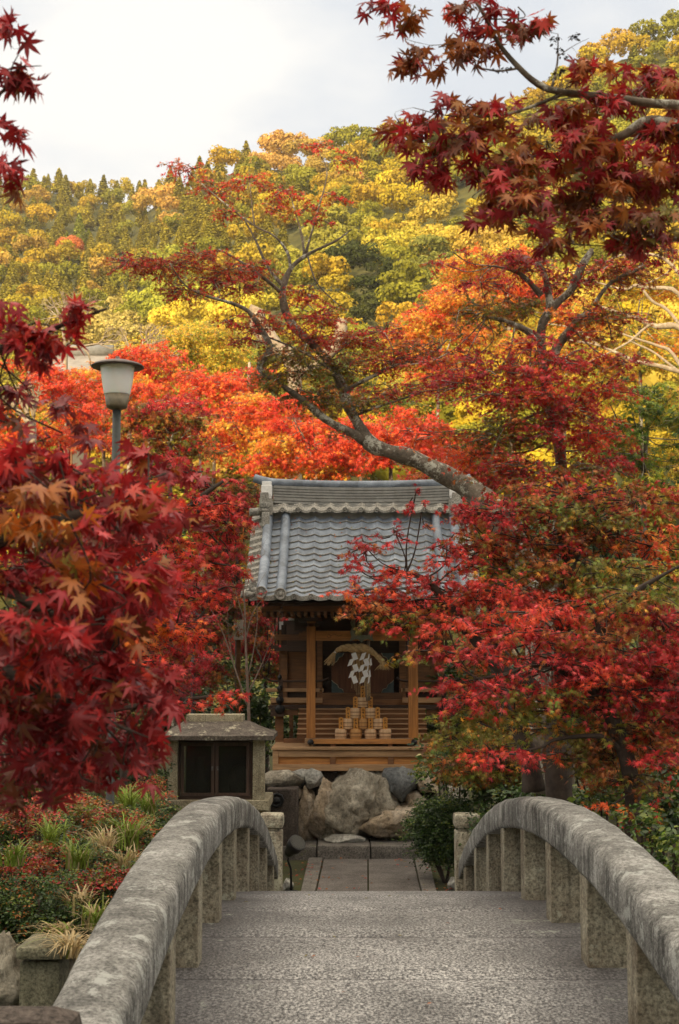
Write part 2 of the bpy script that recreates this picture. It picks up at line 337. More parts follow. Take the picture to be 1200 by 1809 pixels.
# leaf colours (reflectance of the leaves themselves)
C = dict(crimson=(.54,.034,.036), deep=(.36,.024,.03), wine=(.25,.026,.03), red=(.68,.06,.036), scarlet=(.80,.10,.04), pink=(.74,.085,.085),
         verm=(.82,.13,.035), orange=(.85,.25,.035), amber=(.80,.38,.05), gold=(.80,.52,.06), yellow=(.82,.64,.08), rust=(.46,.145,.032),
         brown=(.22,.07,.025), olive=(.24,.20,.030), dolive=(.12,.12,.022), ogreen=(.20,.24,.035), green=(.075,.13,.025), dgreen=(.03,.06,.015),
         lgreen=(.26,.36,.05), cream=(.75,.66,.32), dry=(.55,.42,.22))
PAL = dict(
    A=[('crimson',5),('deep',3),('wine',1.5),('red',1),('rust',.8),('brown',.3)], A2=[('orange',1.6),('olive',1.2),('rust',4),('amber',.6),('crimson',1),('ogreen',.4)], A3=[('deep',4),('wine',4),('crimson',1.5),('brown',1.4),('dolive',.3)],
    UR=[('crimson',2),('deep',2),('rust',3.4),('brown',1),('red',.6)], UR2=[('rust',2.5),('olive',1.2),('deep',3),('brown',2),('crimson',.8)], UR3=[('olive',1),('brown',3),('rust',2.4),('deep',2)],
    Cr=[('crimson',4),('pink',1),('red',1),('deep',2),('rust',1.4),('olive',.4)], Hot=[('red',3),('scarlet',3),('pink',1),('rust',1),('crimson',1)], Pk=[('pink',3),('crimson',3),('scarlet',1),('deep',1),('rust',.8)], Dk=[('deep',2),('crimson',3),('wine',1),('rust',1)],
    Ru=[('rust',4),('brown',1),('olive',1.2),('crimson',2),('red',1)], Ol=[('olive',4),('rust',1.5),('ogreen',2.5),('amber',.5)], Or=[('verm',3),('orange',2),('scarlet',2)],
    Br=[('brown',3),('olive',2),('rust',2),('dolive',1)], D=[('rust',4),('crimson',2),('red',2),('deep',1)], Do=[('olive',3),('rust',2),('dolive',2),('brown',2)],
    Lo=[('verm',5),('scarlet',4),('red',3),('orange',3)], Ly=[('orange',3),('amber',3),('gold',2),('verm',1)], Lg=[('gold',3),('yellow',3),('lgreen',2),('amber',1)],
    Lr=[('scarlet',4),('red',4),('verm',1)], Gr=[('green',4),('ogreen',2),('dgreen',2)], Gl=[('green',3),('lgreen',2),('ogreen',2)], Va=[('green',6),('dgreen',3),('cream',1.3)],
    Na=[('crimson',2),('red',3),('rust',2),('deep',1)], Dg=[('dgreen',4),('green',2)], Bx=[('green',3),('dgreen',3),('ogreen',1),('rust',1)])
def palpick(pal, n):
    p = PAL[pal]; ws = np.array([b for _, b in p], float); ws /= ws.sum()
    return np.array([C[a] for a, _ in p])[rng.choice(len(p), n, p=ws)]

DM = 1.9
def crown(name, pads, lsize, tpls, mat, parent, dens=3.2, jit=.33, tilt=.75, droop=.45, twigs=True, bark=None, anchors=None, seglen=1.0, twr=.004):
    """leaves in opposite pairs along fine twigs that spread from each pad's centre"""
    P = []; A = []; Nn = []; Cc = []; S = []; tb = MB()
    for pad in pads:
        px, py, rx, ry, Y, pal = pad[:6]; dn = pad[6] if len(pad) > 6 else 1.0
        c = np.array(at(px, py, Y)); k = Y / F; X, Z = rx * k, ry * k; D = max(X * .8, Z)
        lp = lsize / k
        n = max(12, int(DM * dens * dn * math.pi * rx * ry / (lp * lp) * (1 + .35)))
        per = 10; ntw = max(2, n // per)
        for j in range(ntw):
            u = rng.normal(0, .42, 3); u = u / max(1, np.linalg.norm(u)); st = c + u * np.array([X, D, Z])
            az = rng.uniform(0, 2*math.pi); d = np.array([math.cos(az), math.sin(az), rng.normal(-.05, .25)])
            d[0] += u[0] * 1.2; d[1] += u[1] * 1.2; d /= np.linalg.norm(d)
            ln = seglen * rng.uniform(.35, .8) * min(X, D * 1.2) + lsize
            base = palpick(pal, 1)[0]; pts = []
            for q in range(per // 2):
                t = (q + .6) / (per // 2); p = st + d * ln * t + np.array([0, 0, -.25 * ln * t * t]); pts.append(p)
                side = np.array([-d[1], d[0], 0])
                for s in ((-1, 1) if q < per // 2 - 1 else (-1, 1)):
                    ax = d * .6 + side * s * rng.uniform(.5, 1.1) + rng.normal(0, .35, 3); ax[2] -= droop
                    P.append(p + side * s * lsize * .25 + rng.normal(0, lsize * .25, 3)); A.append(ax)
                    nn = np.array([0, -.55, .75]) + rng.normal(0, tilt, 3); Nn.append(nn)
                    cc = base if rng.random() < .65 else palpick(pal, 1)[0]
                    Cc.append(np.clip(cc * rng.uniform(1 - jit, 1 + jit) * (1 + rng.normal(0, .06, 3)), .003, .95)); S.append(lsize * rng.uniform(.65, 1.12))
            if twigs and bark is not None and j % 2 == 0:
                tb.tube([c + (st - c) * .55, st] + [pts[1], pts[-1]], [twr * 1.6, twr * 1.3, twr, twr * .5], 4, False)
        if bark is not None and anchors:
            cv = Vector(c); a = min(anchors, key=lambda q: (q[0] - cv).length); mid = (a[0] + cv) / 2 + Vector((rng.normal(0, .06), rng.normal(0, .06), -.1 * (a[0] - cv).length))
            r0 = min(a[1] * .6, twr * (1.4 + 1.8 * (a[0] - cv).length))
            pp, rr = smooth_path([a[0], mid, cv], [r0, r0 * .7, twr * 1.5], 4); tb.tube(pp, rr, 5, False)
    me = leafmesh(name, tpls, np.array(P), np.array(A), np.array(Nn), np.array(S), np.array(Cc), mat)
    o = link(name, me); keep(o, parent)
    if tb.v and bark is not None: tb.build('twigs', bark, parent)
    return o
def maple(name, label, cat, base, limbs, pads, lsize, tpls, mat, bark, group=None, limb_n=8, **kw):
    root = thing(name, label, cat, base, group); anchors = []; tr = MB(); br = MB()
    for i, lb in enumerate(limbs):
        pts = [at(*q[:3]) for q in lb]; rd = [q[3] for q in lb]
        pp, rr = smooth_path(pts, rd, 6, .5); anchors += [(p, r) for p, r in zip(pp, rr)]
        (tr if i == 0 else br).tube(pp, rr, limb_n)
    tr.build('trunk', bark, root)
    if br.v: br.build('branches', bark, root)
    crown('crown', pads, lsize, tpls, mat, root, bark=bark if kw.pop('bt', True) else None, anchors=anchors, **kw)
    return root

# ------------------------------------------------------------------ setting: terrain, water, hills
def interp(x, xs, ys): return float(np.interp(x, xs, ys))
SKX = [-900,-300,0,60,150,200,260,300,360,400,470,530,600,640,700,780,860,950,1040,1100,1150,1200,1500,2200]
SKY = [330,320,312,312,330,328,320,292,275,262,252,248,240,226,236,226,200,160,110,88,72,50,-40,-80]
def ridge_y(px): return interp(px, [-300,200,330,700,1200,2200], [330,330,270,235,215,215])
def hill_z(x, y):
    if y < 44: return -0.02
    px = 600 + F * (x / y) * 1.03
    e = TH + math.atan((904.5 - (interp(px, SKX, SKY) + 38)) / F); yr = ridge_y(px)
    t = min(1, (y - 44) / (yr - 44)); tt = t ** .62
    slope0 = math.tan(R(3.0)); s = slope0 + (math.tan(e) - slope0) * tt
    z = CZ + min(y, yr) * s
    z = z * min(1, (y - 44) / 12)
    if y > yr: z -= (y - yr) * .25
    z += 2.6 * mn.noise(Vector((x / 26, y / 26, 0))) * min(1, (y-44) / 60) + 1.0 * mn.noise(Vector((x / 9, y / 9, 5))) * min(1, (y-44) / 60)
    return z
def grid(name, xs, ys, zf, mat, kind='structure'):
    vs = [(x, y, zf(x, y)) for y in ys for x in xs]; nx = len(xs)
    fs = [(j*nx+i, j*nx+i+1, (j+1)*nx+i+1, (j+1)*nx+i) for j in range(len(ys)-1) for i in range(nx-1)]
    me = bpy.data.meshes.new(name); me.from_pydata(vs, [], fs); me.polygons.foreach_set('use_smooth', [True]*len(fs))
    o = link(name, me, mat); o['kind'] = kind; return o
hm, t_, n_, l_, b_ = newmat('hillside_soil')
k_ = tex(t_, 'ShaderNodeTexNoise', .3, 8, .7); l_.new(ramp(t_, k_.outputs[0], [(.3, (.05,.06,.015)), (.7, (.16,.14,.03))]).outputs[0], b_.inputs['Base Color']); b_.inputs['Roughness'].default_value = 1
grid('hillside', list(np.linspace(-260, 260, 105)), list(np.linspace(44, 430, 90)), hill_z, hm)
# unseen ridge added behind the camera to block the sun and shade the garden
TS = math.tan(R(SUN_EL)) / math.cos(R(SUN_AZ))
def shading_ridge(x, y):
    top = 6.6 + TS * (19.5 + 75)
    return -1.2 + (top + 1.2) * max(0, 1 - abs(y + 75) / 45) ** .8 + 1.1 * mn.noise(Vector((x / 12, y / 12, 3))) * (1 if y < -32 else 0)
o = grid('shading_hill', list(np.linspace(-240, 200, 120)), list(np.linspace(-125, -29, 30)), shading_ridge, hm)
# ground beyond the bridge, banks on both sides of the pond channel
def bank_z(x, y):
    def sm(a, b, v): v = max(0, min(1, (v - a) / (b - a))); return v * v * (3 - 2 * v)
    far = sm(13.4, 14.0, y)
    z = -1.1 + 1.1 * far
    if x < -1.0: z = max(z, -1.1 + (1.45 * sm(7.6, 8.0, y)) * sm(-1.15, -1.5, x) + .2 * sm(-1.5, -4, x) * sm(7.6, 8.2, y))
    if x > 1.5: z = max(z, -1.1 + 1.35 * sm(5.6, 7.4, y) * sm(1.7, 2.2, x))
    if x < -1.6: z = max(z, -1.1 + 1.35 * (1 - sm(5.2, 5.8, y)) * sm(-1.7, -2.3, x))
    if x > 2.2: z = max(z, -1.1 + 1.35 * (1 - sm(4.0, 5.6, y)) * sm(2.3, 2.9, x))
    if y < 0.2: z = max(z, -1.1 + 1.1 * sm(.2, -.3, y))
    if y > 14: z += .06 * mn.noise(Vector((x, y, 0)))* (1 if abs(x - .3) > 1 else 0)
    return z
xs = sorted(set(list(np.linspace(-60, -6, 16)) + list(np.linspace(-6, 6, 61)) + list(np.linspace(6, 60, 16))))
ys = sorted(set(list(np.linspace(-30, -1, 10)) + list(np.linspace(-1, 19, 110)) + list(np.linspace(19, 45, 14))))
grid('ground', xs, ys, bank_z, M['ground'])
b = MB(); b.add([(-410,-150,-1.3),(410,-150,-1.3),(410,510,-1.3),(-410,510,-1.3)], [(0,1,2,3)]); b.build('far_ground', hm)['kind'] = 'structure'
b = MB(); b.add([(-6,.1,-.62),(6,.1,-.62),(6,14,-.62),(-6,14,-.62)], [(0,1,2,3)]); b.build('pond_water', M['water'])['kind'] = 'structure'

# path beyond the bridge: two slab strips between kerb strips, then a low step
def strip(mb, x00, x01, x10, x11, y0, y1, z): mb.add([(x00,y0,z),(x01,y0,z),(x11,y1,z),(x10,y1,z),(x00,y0,z-.1),(x01,y0,z-.1),(x11,y1,z-.1),(x10,y1,z-.1)], [(0,1,2,3),(0,1,5,4),(0,3,7,4),(1,2,6,5)])
def gx(px, py): p = at(px, py, 15.2); return p
def on_ground(px, py, z=0.03):
    u = (px-600)/F; v = (904.5-py)/F; t = (z - CZ) / (ST + v*CT); return u*t, (CT - v*ST)*t
T0 = {k: on_ground(k, 1517) for k in (544.5, 571.5, 650.2, 731.5, 757.5)}; B0 = {k: on_ground(k, 1574) for k in (531, 558.6, 650.8, 744.6, 772.5)}
yt = T0[650.2][1]; yb = B0[650.8][1]
def ext(a, b_, y):  # extend the edge line to depth y
    (x0, y0), (x1, y1) = b_, a; return x0 + (x1 - x0) * (y - y0) / (y1 - y0)
E_ = [(T0[544.5],B0[531]),(T0[571.5],B0[558.6]),(T0[650.2],B0[650.8]),(T0[731.5],B0[744.6]),(T0[757.5],B0[772.5])]
def E(i, y): return ext(E_[i][0], E_[i][1], y)
path = MB(); kerb = MB(); ya, yz = 13.95, yt
for i0, mbx, zz in ((1, path, .03), (2, path, .03)):
    cuts = [ya, 14.7, 15.55, 16.35, yz] if i0 == 1 else [ya, 15.1, 16.0, yz]
    for a_, c_ in zip(cuts, cuts[1:]):
        strip(mbx, E(i0,a_)+.008, E(i0+1,a_)-.008, E(i0,c_)+.008, E(i0+1,c_)-.008, a_+.003, c_-.003, zz)
for i0 in (0, 3):
    cuts = [ya, 15.0, 16.2, yz] if i0 == 0 else [ya, 14.6, 15.9, yz]
    for a_, c_ in zip(cuts, cuts[1:]):
        strip(kerb, E(i0,a_)+.006, E(i0+1,a_)-.008, E(i0,c_)+.006, E(i0+1,c_)-.008, a_+.004, c_-.004, .045)
path.build('path', M['slab'], bevel=.006)['kind'] = 'structure'; kerb.build('kerb', M['kerb'], bevel=.008)['kind'] = 'structure'
p0 = at(470, 1514, yt); zt = at(600, 1494, yt + .02).z
xs_ = [at(p, 1500, yt).x for p in (478, 560, 655, 762, 850)]
for a_, c_, yy, dz in zip(xs_, xs_[1:], (.06, 0, .015, .07), (-.02, 0, -.005, -.03)):
    sb = MB(); sb.box(a_ + .006, c_ - .006, yt + .02 + yy, yt + .75, -.1, zt + dz)
    tag(sb.build('step_stone', M['kerb'], bevel=.02), {0:'mossy low step stone at the left end of the row below the boulders',1:'brown step stone crossing the path end left of its middle joint',2:'long brown step stone crossing the path end right of its middle joint',3:'darker step stone at the right end of the row by the round bush'}[[.06,0,.015,.07].index(yy)], 'step stone', 'low step stones at the end of the path')

# ------------------------------------------------------------------ the arched stone bridge
XL, XR, YC, KQ = -.65, 1.15, 7.6, .0242
def deckz(y): return CZ - 1.383 - KQ * (y - 7.5) ** 2
bridge = thing('stone_bridge', 'grey arched stone bridge with thick curved handrails crossing towards the shrine', 'bridge', (.25, 7.6, 0))
d = MB(); seams = [0.3]+[1.1+.93*i for i in range(14)]+[14.05]
def arc_rows(y0, y1, step=.12): n = max(1, int((y1-y0)/step)); return [y0 + (y1-y0)*i/n for i in range(n+1)]
for a_, c_ in zip(seams, seams[1:]):
    a2, c2 = a_ + .005, c_ - .005
    ys_ = arc_rows(a2, c2); vs = []
    for y in ys_:
        e = .012 if y in (ys_[0], ys_[-1]) else 0
        for x in (-.93, 1.43): vs += [(x, y, deckz(y) - e), (x, y, deckz(y) - .26)]
    fs = []
    for i in range(len(ys_) - 1):
        b0 = 4*i; fs += [(b0, b0+2, b0+6, b0+4), (b0+1, b0+5, b0+7, b0+3), (b0, b0+4, b0+5, b0+1), (b0+2, b0+3, b0+7, b0+6)]
    fs += [(0,1,3,2), (4*len(ys_)-4, 4*len(ys_)-2, 4*len(ys_)-1, 4*len(ys_)-3)]
    d.add(vs, fs, False)
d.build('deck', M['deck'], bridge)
def rail(side):
    mb = MB(); x0 = XL - .245 if side < 0 else XR; x1 = XL if side < 0 else XR + .245
    prof = []          # rounded section, x then height above underside
    rr = .055
    prof = [(x0+.01,0),(x0,.02),(x0,.13)] + [(x0+rr-rr*math.cos(t), .20-rr+rr*math.sin(t)) for t in np.linspace(.2,1.57,5)] + [((x0+x1)/2, .206)] + [(x1-rr+rr*math.sin(t), .20-rr+rr*math.cos(t)) for t in np.linspace(0,1.37,5)] + [(x1,.13),(x1,.02),(x1-.01,0)]
    ys_ = arc_rows(.9, 14.55, .1); n = len(prof); vs = []
    drift = lambda y: (.035 * max(0, (y - 9)) / 5)
    for y in ys_:
        zu = CZ - .966 - KQ * (y - 7.7) ** 2
        for x, h in prof:
            q = Vector((x + drift(y), y, zu + h)); q += Vector(mn.noise_vector(q * 3)) * .006 + Vector(mn.noise_vector(q * 14)) * .0025; vs.append(q)
    fs = [(i*n+k, i*n+(k+1) % n, (i+1)*n+(k+1) % n, (i+1)*n+k) for i in range(len(ys_)-1) for k in range(n)]
    fs += [tuple(range(n)), tuple((len(ys_)-1)*n + k for k in range(n))[::-1]]
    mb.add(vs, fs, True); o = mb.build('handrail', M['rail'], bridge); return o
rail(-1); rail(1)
BY = [5.72 - 1.14*k for k in (4,3,2,1)] + [5.72,6.84,7.99,9.12,10.34,11.48,12.62,13.81]
for y in BY:
    for s in (-1, 1):
        dr = .035 * max(0, y - 9) / 5
        x0, x1 = (XL - .21 + dr, XL - .012 + dr) if s < 0 else (XR + .012 + dr, XR + .21 + dr)
        mb = MB(); zt_ = CZ - .966 - KQ * (y + .11 - 7.7) ** 2
        y1 = y + .2; zlo = min(deckz(y), deckz(y1)) - .02
        def top(yy): return CZ - .966 - KQ * (yy - 7.7) ** 2 + .012
        mb.add([(x0,y,zlo),(x1,y,zlo),(x1,y1,zlo),(x0,y1,zlo),(x0,y,top(y)),(x1,y,top(y)),(x1,y1,top(y1)),(x0,y1,top(y1))],
               [(0,3,2,1),(4,5,6,7),(0,1,5,4),(1,2,6,5),(2,3,7,6),(3,0,4,7)])
        mb.build('baluster', M['baluster'], bridge, bevel=.008)
def end_post(x0, x1, y0, y1, zc0, zc1, zb):
    mb = MB(); mb.box(x0, x1, y0, y1, zb, zc0 - .03); mb.box(x0+.03, x1-.03, y0+.03, y1-.03, zc0-.03, zc0)
    p = mb.build('end_post', M['post'], bridge, bevel=.03)
    m2 = MB(); m2.box(x0-.012, x1+.012, y0-.012, y1+.012, zc0+.002, zc1); q = m2.build('post_cap', M['post'], bridge, bevel=.035)
    q.parent = p; q.matrix_parent_inverse = Matrix.Identity(4); return p
yp = 14.75
pl0, pl1 = at(460, 1500, yp).x, at(498.5, 1500, yp).x; pr0, pr1 = at(806, 1500, yp).x, at(848, 1500, yp).x
zc1 = at(600, 1439, yp).z; zc0 = at(600, 1464, yp).z
end_post(pl0, pl1, yp, yp+.26, zc0, zc1, -.3); end_post(pr0, pr1, yp, yp+.26, zc0, zc1, -.3)
# abutment of the bridge below the far end, so its stones rest on the bank
for y0_, y1_, z1_ in ((13.3, 14.0, -.36), (.35, 1.5, -.7)):
    mb = MB(); mb.box(-.93, 1.43, y0_, y1_, -1.3, z1_); mb.build('abutment', M['wall'], bridge, bevel=.02)
# stone block by the near end, outside the left rail
mb = MB(); q = at(138, 1790, 4.02); zt2 = at(60, 1797, 4.02).z; mb.box(-1.3, q.x, 4.02, 4.24, -1.2, zt2)
tag(mb.build('stone_post', M['dark'], bevel=.09), 'dark round-edged stone post outside the left handrail in the bottom left corner', 'stone post')

# retaining wall and blocks on the left bank
def pbox(x0, y0, x1, y1, Y, dep, mb=None):
    a, c = at(x0, y1, Y), at(x1, y0, Y); m_ = mb or MB(); m_.box(a.x, c.x, Y, Y+dep, a.z, c.z); return m_
mb = pbox(32, 1698, 106, 1800, 7.35, .35); tag(mb.build('stone_block', M['wall'], bevel=.02), 'square greenish stone block under a thick slab left of the bridge', 'stone block')
mb = pbox(27, 1674, 122, 1697, 7.3, .4); tag(mb.build('stone_slab', M['wall'], bevel=.02), 'thick flat slab capping the greenish block left of the bridge', 'stone slab')
def rockmesh(name, mat, c, r, seed, label, cat='rock', group=None, crag=.35, sub=4, flat=None):
    bm = bmesh.new(); bmesh.ops.create_icosphere(bm, subdivisions=sub+1, radius=1)
    off = Vector((seed * 7.3, seed * 3.1, seed)); rs = random.Random(seed * 13.7)
    pl = []
    for _ in range(13):
        v_ = Vector((rs.gauss(0,1), rs.gauss(0,1), rs.gauss(0,1))).normalized(); pl.append((v_, rs.uniform(.68, 1.0)))
    for v in bm.verts:
        p = v.co.copy(); rad = 1.22
        for nv, dd in pl:
            c_ = nv.dot(p)
            if c_ > .05: rad = min(rad, dd / c_)
        rad = min(rad, 1.18)
        ck = mn.voronoi(p * 2.1 + off)[0]; ck2 = mn.voronoi(p * 4.5 + off)[0]
        k = rad + crag * (.36 * mn.noise(p * 2.4 + off) + .16 * mn.noise(p * 6 + off) + .08 * mn.noise(p * 15 + off)) - crag * (.5 * max(0, .16 - (ck[1]-ck[0])) + .3 * max(0, .12 - (ck2[1]-ck2[0])))
        v.co = Vector((p.x * k * r[0] * 1.16, p.y * k * r[1], p.z * k * r[2] * 1.1))
    for f in bm.faces: f.smooth = True
    me = bpy.data.meshes.new(name); bm.to_mesh(me); bm.free(); o = link(name, me, mat); o.location = c
    return tag(o, label, cat, group)
def rockmat(name, c0, c1, c2, vein=(.6,.55,.45)):
    m, t, n, l, b = newmat(name)
    k = tex(t, 'ShaderNodeTexNoise', 2.2, 9, .72, stretch=(1, 1, .55)); f = tex(t, 'ShaderNodeTexNoise', 22, 8, .75); v = tex(t, 'ShaderNodeTexNoise', 1.6, 8, .8, stretch=(2.6, 2, .5))
    c = ramp(t, k.outputs[0], [(.32, c0), (.5, c1), (.66, c2)]).outputs[0]
    c = mixc(t, .9, c, ramp(t, f.outputs[0], [(.33, G(.3)), (.5, G(1)), (.68, G(1.45))]).outputs[0], 'MULTIPLY')
    c = mixc(t, ramp(t, v.outputs[0], [(.56, G(0)), (.61, G(.75))]).outputs[0], c, vein)
    l.new(c, b.inputs['Base Color']); b.inputs['Roughness'].default_value = .9; bump(t, f.outputs[0], b, .9, .05); return m
RM = dict(big=rockmat('boulder_brown', (.13,.11,.08), (.36,.32,.25), (.60,.55,.45), (.72,.67,.56)), tan=rockmat('boulder_tan', (.26,.19,.12), (.46,.36,.25), (.62,.53,.42), (.7,.63,.53)),
          blue=rockmat('boulder_blue_grey', (.075,.08,.08), (.15,.16,.165), (.24,.25,.25), (.30,.31,.30)), white=rockmat('boulder_pale', (.2,.19,.16), (.38,.37,.33), (.55,.54,.5), (.66,.65,.6)))
def rock(x0, y0, x1, y1, Y, mat, seed, label, dy=None, crag=.3):
    a, c = at(x0, y1, Y), at(x1, y0, Y); rx, rz = (c.x-a.x)/2, (c.z-a.z)/2
    return rockmesh('boulder', RM[mat], ((a.x+c.x)/2, Y + .2, (a.z+c.z)/2), (rx, dy or min(rx, rz)*.9, rz), seed, label, 'boulder', 'boulders under the shrine', crag)
rock(560, 1370, 676, 1492, 18.35, 'big', 1, 'tall brown craggy boulder with a pale left edge under the middle of the shrine', .4, .5)
rock(636, 1366, 716, 1484, 18.5, 'big', 2, 'brown craggy boulder right of the tall one under the shrine', .4, .5)
rock(672, 1359, 736, 1412, 18.4, 'blue', 3, 'smooth blue grey boulder high under the right half of the shrine', .3, .15)
rock(648, 1424, 738, 1488, 18.2, 'tan', 4, 'angular pinkish tan boulder at the right foot of the rock pile', .3, .4)
rock(524, 1394, 566, 1492, 18.4, 'tan', 5, 'narrow tan boulder beside the dark stone slab', .25, .3)
rock(506, 1358, 548, 1390, 18.5, 'white', 6, 'small pale grey boulder under the left corner of the shrine', .2)
rock(536, 1361, 572, 1396, 18.45, 'white', 8, 'whitish boulder wedged left of the tall brown one', .2)
rock(730, 1359, 778, 1404, 18.45, 'tan', 9, 'pale tan boulder under the right end of the shrine behind leaves', .25)
rock(712, 1404, 756, 1445, 18.4, 'tan', 10, 'tan boulder between the blue grey one and the round bush', .25)
rock(553, 1385, 604, 1490, 18.2, 'tan', 41, 'upright cream boulder leaning on the left side of the big brown one', .22, .4)
rock(700, 1360, 722, 1392, 18.35, 'white', 42, 'small pale stone wedged beside the blue grey boulder', .15, .3)
rock(500, 1386, 530, 1420, 18.4, 'tan', 43, 'small tan stone above the narrow tan boulder', .15, .3)
rock(578, 1479, 636, 1494, 17.95, 'white', 11, 'flat greenish stone lying at the foot of the boulders', .12, .2)
rock(664, 1404, 702, 1432, 18.5, 'big', 12, 'small brown boulder above the pinkish angular one', .2)
rock(762, 1380, 822, 1470, 18.6, 'big', 13, 'dark brown boulder mostly hidden by the bush right of the shrine', .3)
a, c = at(500, 1490, 18.75), at(800, 1364, 18.75)
mb = MB(); mb.box(a.x, c.x, 18.78, 21.0, -.3, c.z - .01); tag(mb.build('earth_mound', M['dark']), 'dark earth and stone core behind the boulders under the shrine', 'mound', None)

# tall dark slab and ledge stone left of the boulders
mb = pbox(471, 1394, 526, 1500, 17.9, .5); mb.v = mb.v; st_ = mb.build('stone_slab', M['dark'], bevel=.02); tag(st_, 'tall dark weathered stone slab standing left of the boulders', 'stone slab')
rock(466, 1362, 532, 1396, 18.35, 'big', 21, 'low brown ledge stone on top of the dark standing slab', .3, .2)
mb = MB(); q = at(489, 1414, 17.84); mb.lathe((q.x, q.y, q.z), [(.095,.05),(.095,0),(.075,-.015),(.07,0),(.045,0),(.04,-.02),(.02,-.03),(.0,-.03)], 8, 'y')
tag(mb.build('hexagonal_boss', M['black']), 'round dark metal boss fixed on the tall dark slab beside the glass case', 'boss')

# garden spotlight at the bridge end
sp = thing('spotlight', 'black tilted garden spotlight behind the left end post of the bridge', 'spotlight', (at(515,1560,15.3).x, 15.3, 0))
mb = MB(); p0 = at(508, 1510, 15.3); p1 = at(526, 1488, 15.15); dv = (p1 - p0)
mb.tube([p0, p0 + dv*.2, p0 + dv*.55, p0 + dv*.6, p0+dv], [.035, .055, .065, .088, .092], 18); mb.build('housing', M['black'], sp)
mb = MB(); mb.tube([p0 + dv*.99, p0 + dv*1.02], [.08, .08], 18); lens = mb.build('lens', M['glass'], sp)
mb = MB(); mb.tube([at(512,1505,15.3), at(509,1520,15.3), at(514,1535,15.3), Vector((at(515,1560,15.3).x, 15.3, 0))], .012, 8); mb.build('bracket', M['black'], sp)
mb = MB(); mb.lathe((at(515,1560,15.3).x, 15.3, .0), [(.07,0),(.07,.02),(.02,.03)], 14); mb.build('base', M['black'], sp)
for x0_, y0_, x1_, y1_, lb in ((500,1550,518,1575,'small grey stone beside the foot of the spotlight'),(790,1552,808,1574,'small flat grey stone beside the right end post')):
    a, c = at(x0_, y1_, 15.5), at(x1_, y0_, 15.5); rockmesh('small_stone', RM['white'], ((a.x+c.x)/2, 15.5, .05), ((c.x-a.x)/2, .1, .07), x0_ * .01, lb, 'stone', None, .2, 3)

# ------------------------------------------------------------------ glass-fronted stone case
CY = 16.6
case = thing('stone_case', 'old stone display case with hipped slab roof and two glass doors left of the shrine', 'display case', (at(383,1415,CY).x, CY, at(383,1422,CY).z))
mb = pbox(288, 1414, 475, 1432, CY-.06, 1.1); a = at(300, 1432, CY); mb.box(a.x, at(471,1432,CY).x, CY, CY+.95, -.1, a.z-.002); mb.build('plinth', M['case_stone'], case, bevel=.01)
for x0_, x1_ in ((296, 314.5), (446, 468)): pbox(x0_, 1306, x1_, 1413.5, CY+.0, .14).build('pillar', M['case_stone'], case, bevel=.015)
for x0_, x1_ in ((300, 316), (446, 466)): pbox(x0_, 1306, x1_, 1413.5, CY+.8, .14).build('pillar', M['case_stone'], case, bevel=.015)
mb = MB(); a = at(315, 1413, CY+.05); c = at(446, 1306, CY+.05)
for (px0, px1) in ((300, 306), (456, 462)):
    q0, q1 = at(px0, 1413, CY), at(px1, 1306, CY); mb.box(q0.x, q1.x, CY+.15, CY+.78, q0.z, q1.z)
mb.box(a.x, c.x, CY+.85, CY+.9, a.z, c.z); mb.build('case_wall', M['wood_dark'], case)
fr = MB(); Y_ = CY + .04
for bx in ((314.7,1304,445.8,1311.5),(314.7,1406,445.8,1413.4),(314.7,1311.6,319,1405.9),(441.5,1311.6,445.8,1405.9)): pbox(*bx, Y_, .08, fr)
fr.build('door_frame', M['wood_dark'], case)
for x0_, x1_ in ((319.4, 379.2), (380.4, 441.1)):
    dm = MB()
    for bx in ((x0_,1312,x1_,1318),(x0_,1401,x1_,1405.8),(x0_,1318.1,x0_+6,1400.9),(x1_-6,1318.1,x1_,1400.9)): pbox(*bx, Y_-.015, .05, dm)
    dr_ = dm.build('glass_door', wood('door_brown', (.05,.028,.018), (.10,.055,.038), (14,14,1)) if x0_ < 330 else bpy.data.materials['door_brown'], case)
    g = pbox(x0_+6.1, 1318.2, x1_-6.1, 1400.8, Y_+.01, .008).build('pane', M['glass'], case); g.parent = dr_; g.matrix_parent_inverse = Matrix.Identity(4)
    hx = x1_-4 if x0_ < 330 else x0_+4; h = pbox(hx-1.6, 1354, hx+1.6, 1361, Y_-.03, .015).build('handle', M['kerb'], case); h.parent = dr_; h.matrix_parent_inverse = Matrix.Identity(4)
